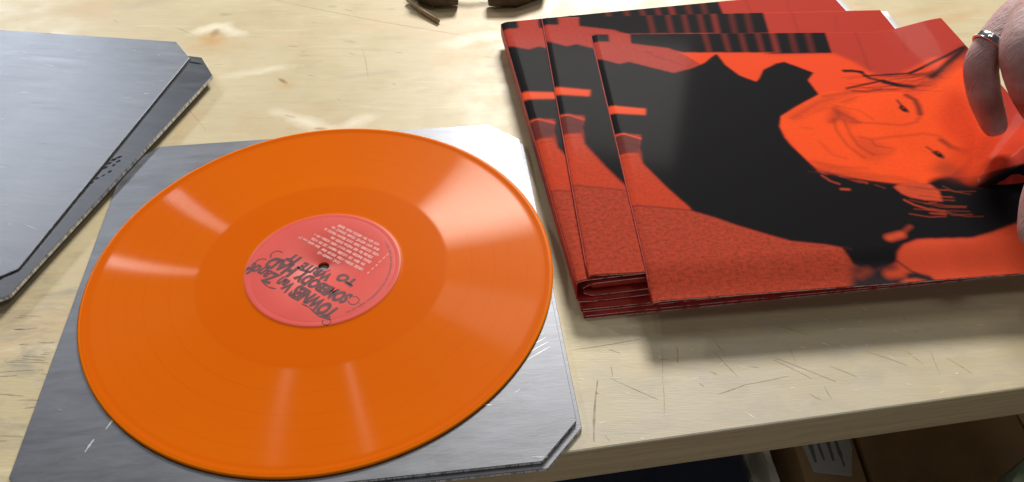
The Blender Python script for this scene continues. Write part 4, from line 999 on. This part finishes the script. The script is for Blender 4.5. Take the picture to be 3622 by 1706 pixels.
tag(stk, 'thin brown wooden stick lying by the pliers at the back', 'stick')

# ------------------------------------------------------------------ under the bench
def carton(name, x0, x1, y0, y1, z0, z1, mat, label, cat, ang=0.0, group=None):
    cx, cy = (x0+x1)/2, (y0+y1)/2
    e = empty(name, (cx, cy, z0), ang); hx, hy = (x1-x0)/2, (y1-y0)/2
    prism('box_body', [(-hx, -hy), (hx, -hy), (hx, hy), (-hx, hy)], 0, z1-z0-1.2, mat, e, 1.5)
    for s_ in (-1, 1):   # two closed lid flaps meeting along the middle
        o = prism('flap', [(-hx+.5, .6*s_), (hx-.5, .6*s_), (hx-.5, (hy-.5)*s_), (-hx+.5, (hy-.5)*s_)], z1-z0-1, z1-z0+.6, mat, e, .4)
    tag(e, label, cat, group); return e
SH = -402
GB = 'boxes on the shelf under the bench'
nb = empty('storage_bin', (110, 400, SH)); tag(nb, 'navy plastic bin on the shelf under the bench', 'bin')
prism('bin_body', [(-90, -130), (78, -130), (78, 130), (-90, 130)], 0, 190, M['navy'], nb, 6)
prism('bin_lid', [(-95, -135), (83, -135), (83, 135), (-95, 135)], 190.5, 201, M['navy'], nb, 4)
# crumpled pale cloth between bin and carton
V = []; Fc = []; nx, ny = 14, 30
for i in range(nx+1):
    for j in range(ny+1):
        x = 199+i*1.6; y = 262+j*9; V.append((x, y, -203 + 5*math.sin(i*.9+j*.35) - abs(i-7)*2.2 + 2*math.sin(j*1.3)))
for i in range(nx):
    for j in range(ny): Fc.append((i*(ny+1)+j, (i+1)*(ny+1)+j, (i+1)*(ny+1)+j+1, i*(ny+1)+j+1))
nv_ = len(V); V += [(x, y, SH+.5) for x, y, z in V]
Fc += [tuple(nv_+i for i in f[::-1]) for f in Fc]
rg = [i*(ny+1) for i in range(nx+1)] + [nx*(ny+1)+j for j in range(1, ny+1)] + [i*(ny+1)+ny for i in range(nx-1, -1, -1)] + [j for j in range(ny-1, 0, -1)]
for a_i, b_i in zip(rg, rg[1:]+rg[:1]): Fc.append((b_i, a_i, a_i+nv_, b_i+nv_))
tag(fix_normals(mesh_obj('cloth_bundle', V, Fc, M['greycloth'], None, True)), 'pale grey cloth bundle squeezed between the navy bin and a carton', 'cloth')
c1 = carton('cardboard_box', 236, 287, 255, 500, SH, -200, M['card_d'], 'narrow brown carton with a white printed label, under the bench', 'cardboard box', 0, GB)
lb_ = prism('shipping_label', [(-16, -62), (14, -66), (22, -40), (20, -10), (8, -2), (-14, -8), (-20, -30)], 203, 203.4, M['paper_label'], c1)
lv = [((-12+k*7.5, -60+random.uniform(0, 8)), (-13+k*7.5, -16+random.uniform(-12, 6)), 3.4) for k in range(4)]
s_ = strokes('printed_line', lv, M['grey_ink'], 203.5); s_.parent = c1
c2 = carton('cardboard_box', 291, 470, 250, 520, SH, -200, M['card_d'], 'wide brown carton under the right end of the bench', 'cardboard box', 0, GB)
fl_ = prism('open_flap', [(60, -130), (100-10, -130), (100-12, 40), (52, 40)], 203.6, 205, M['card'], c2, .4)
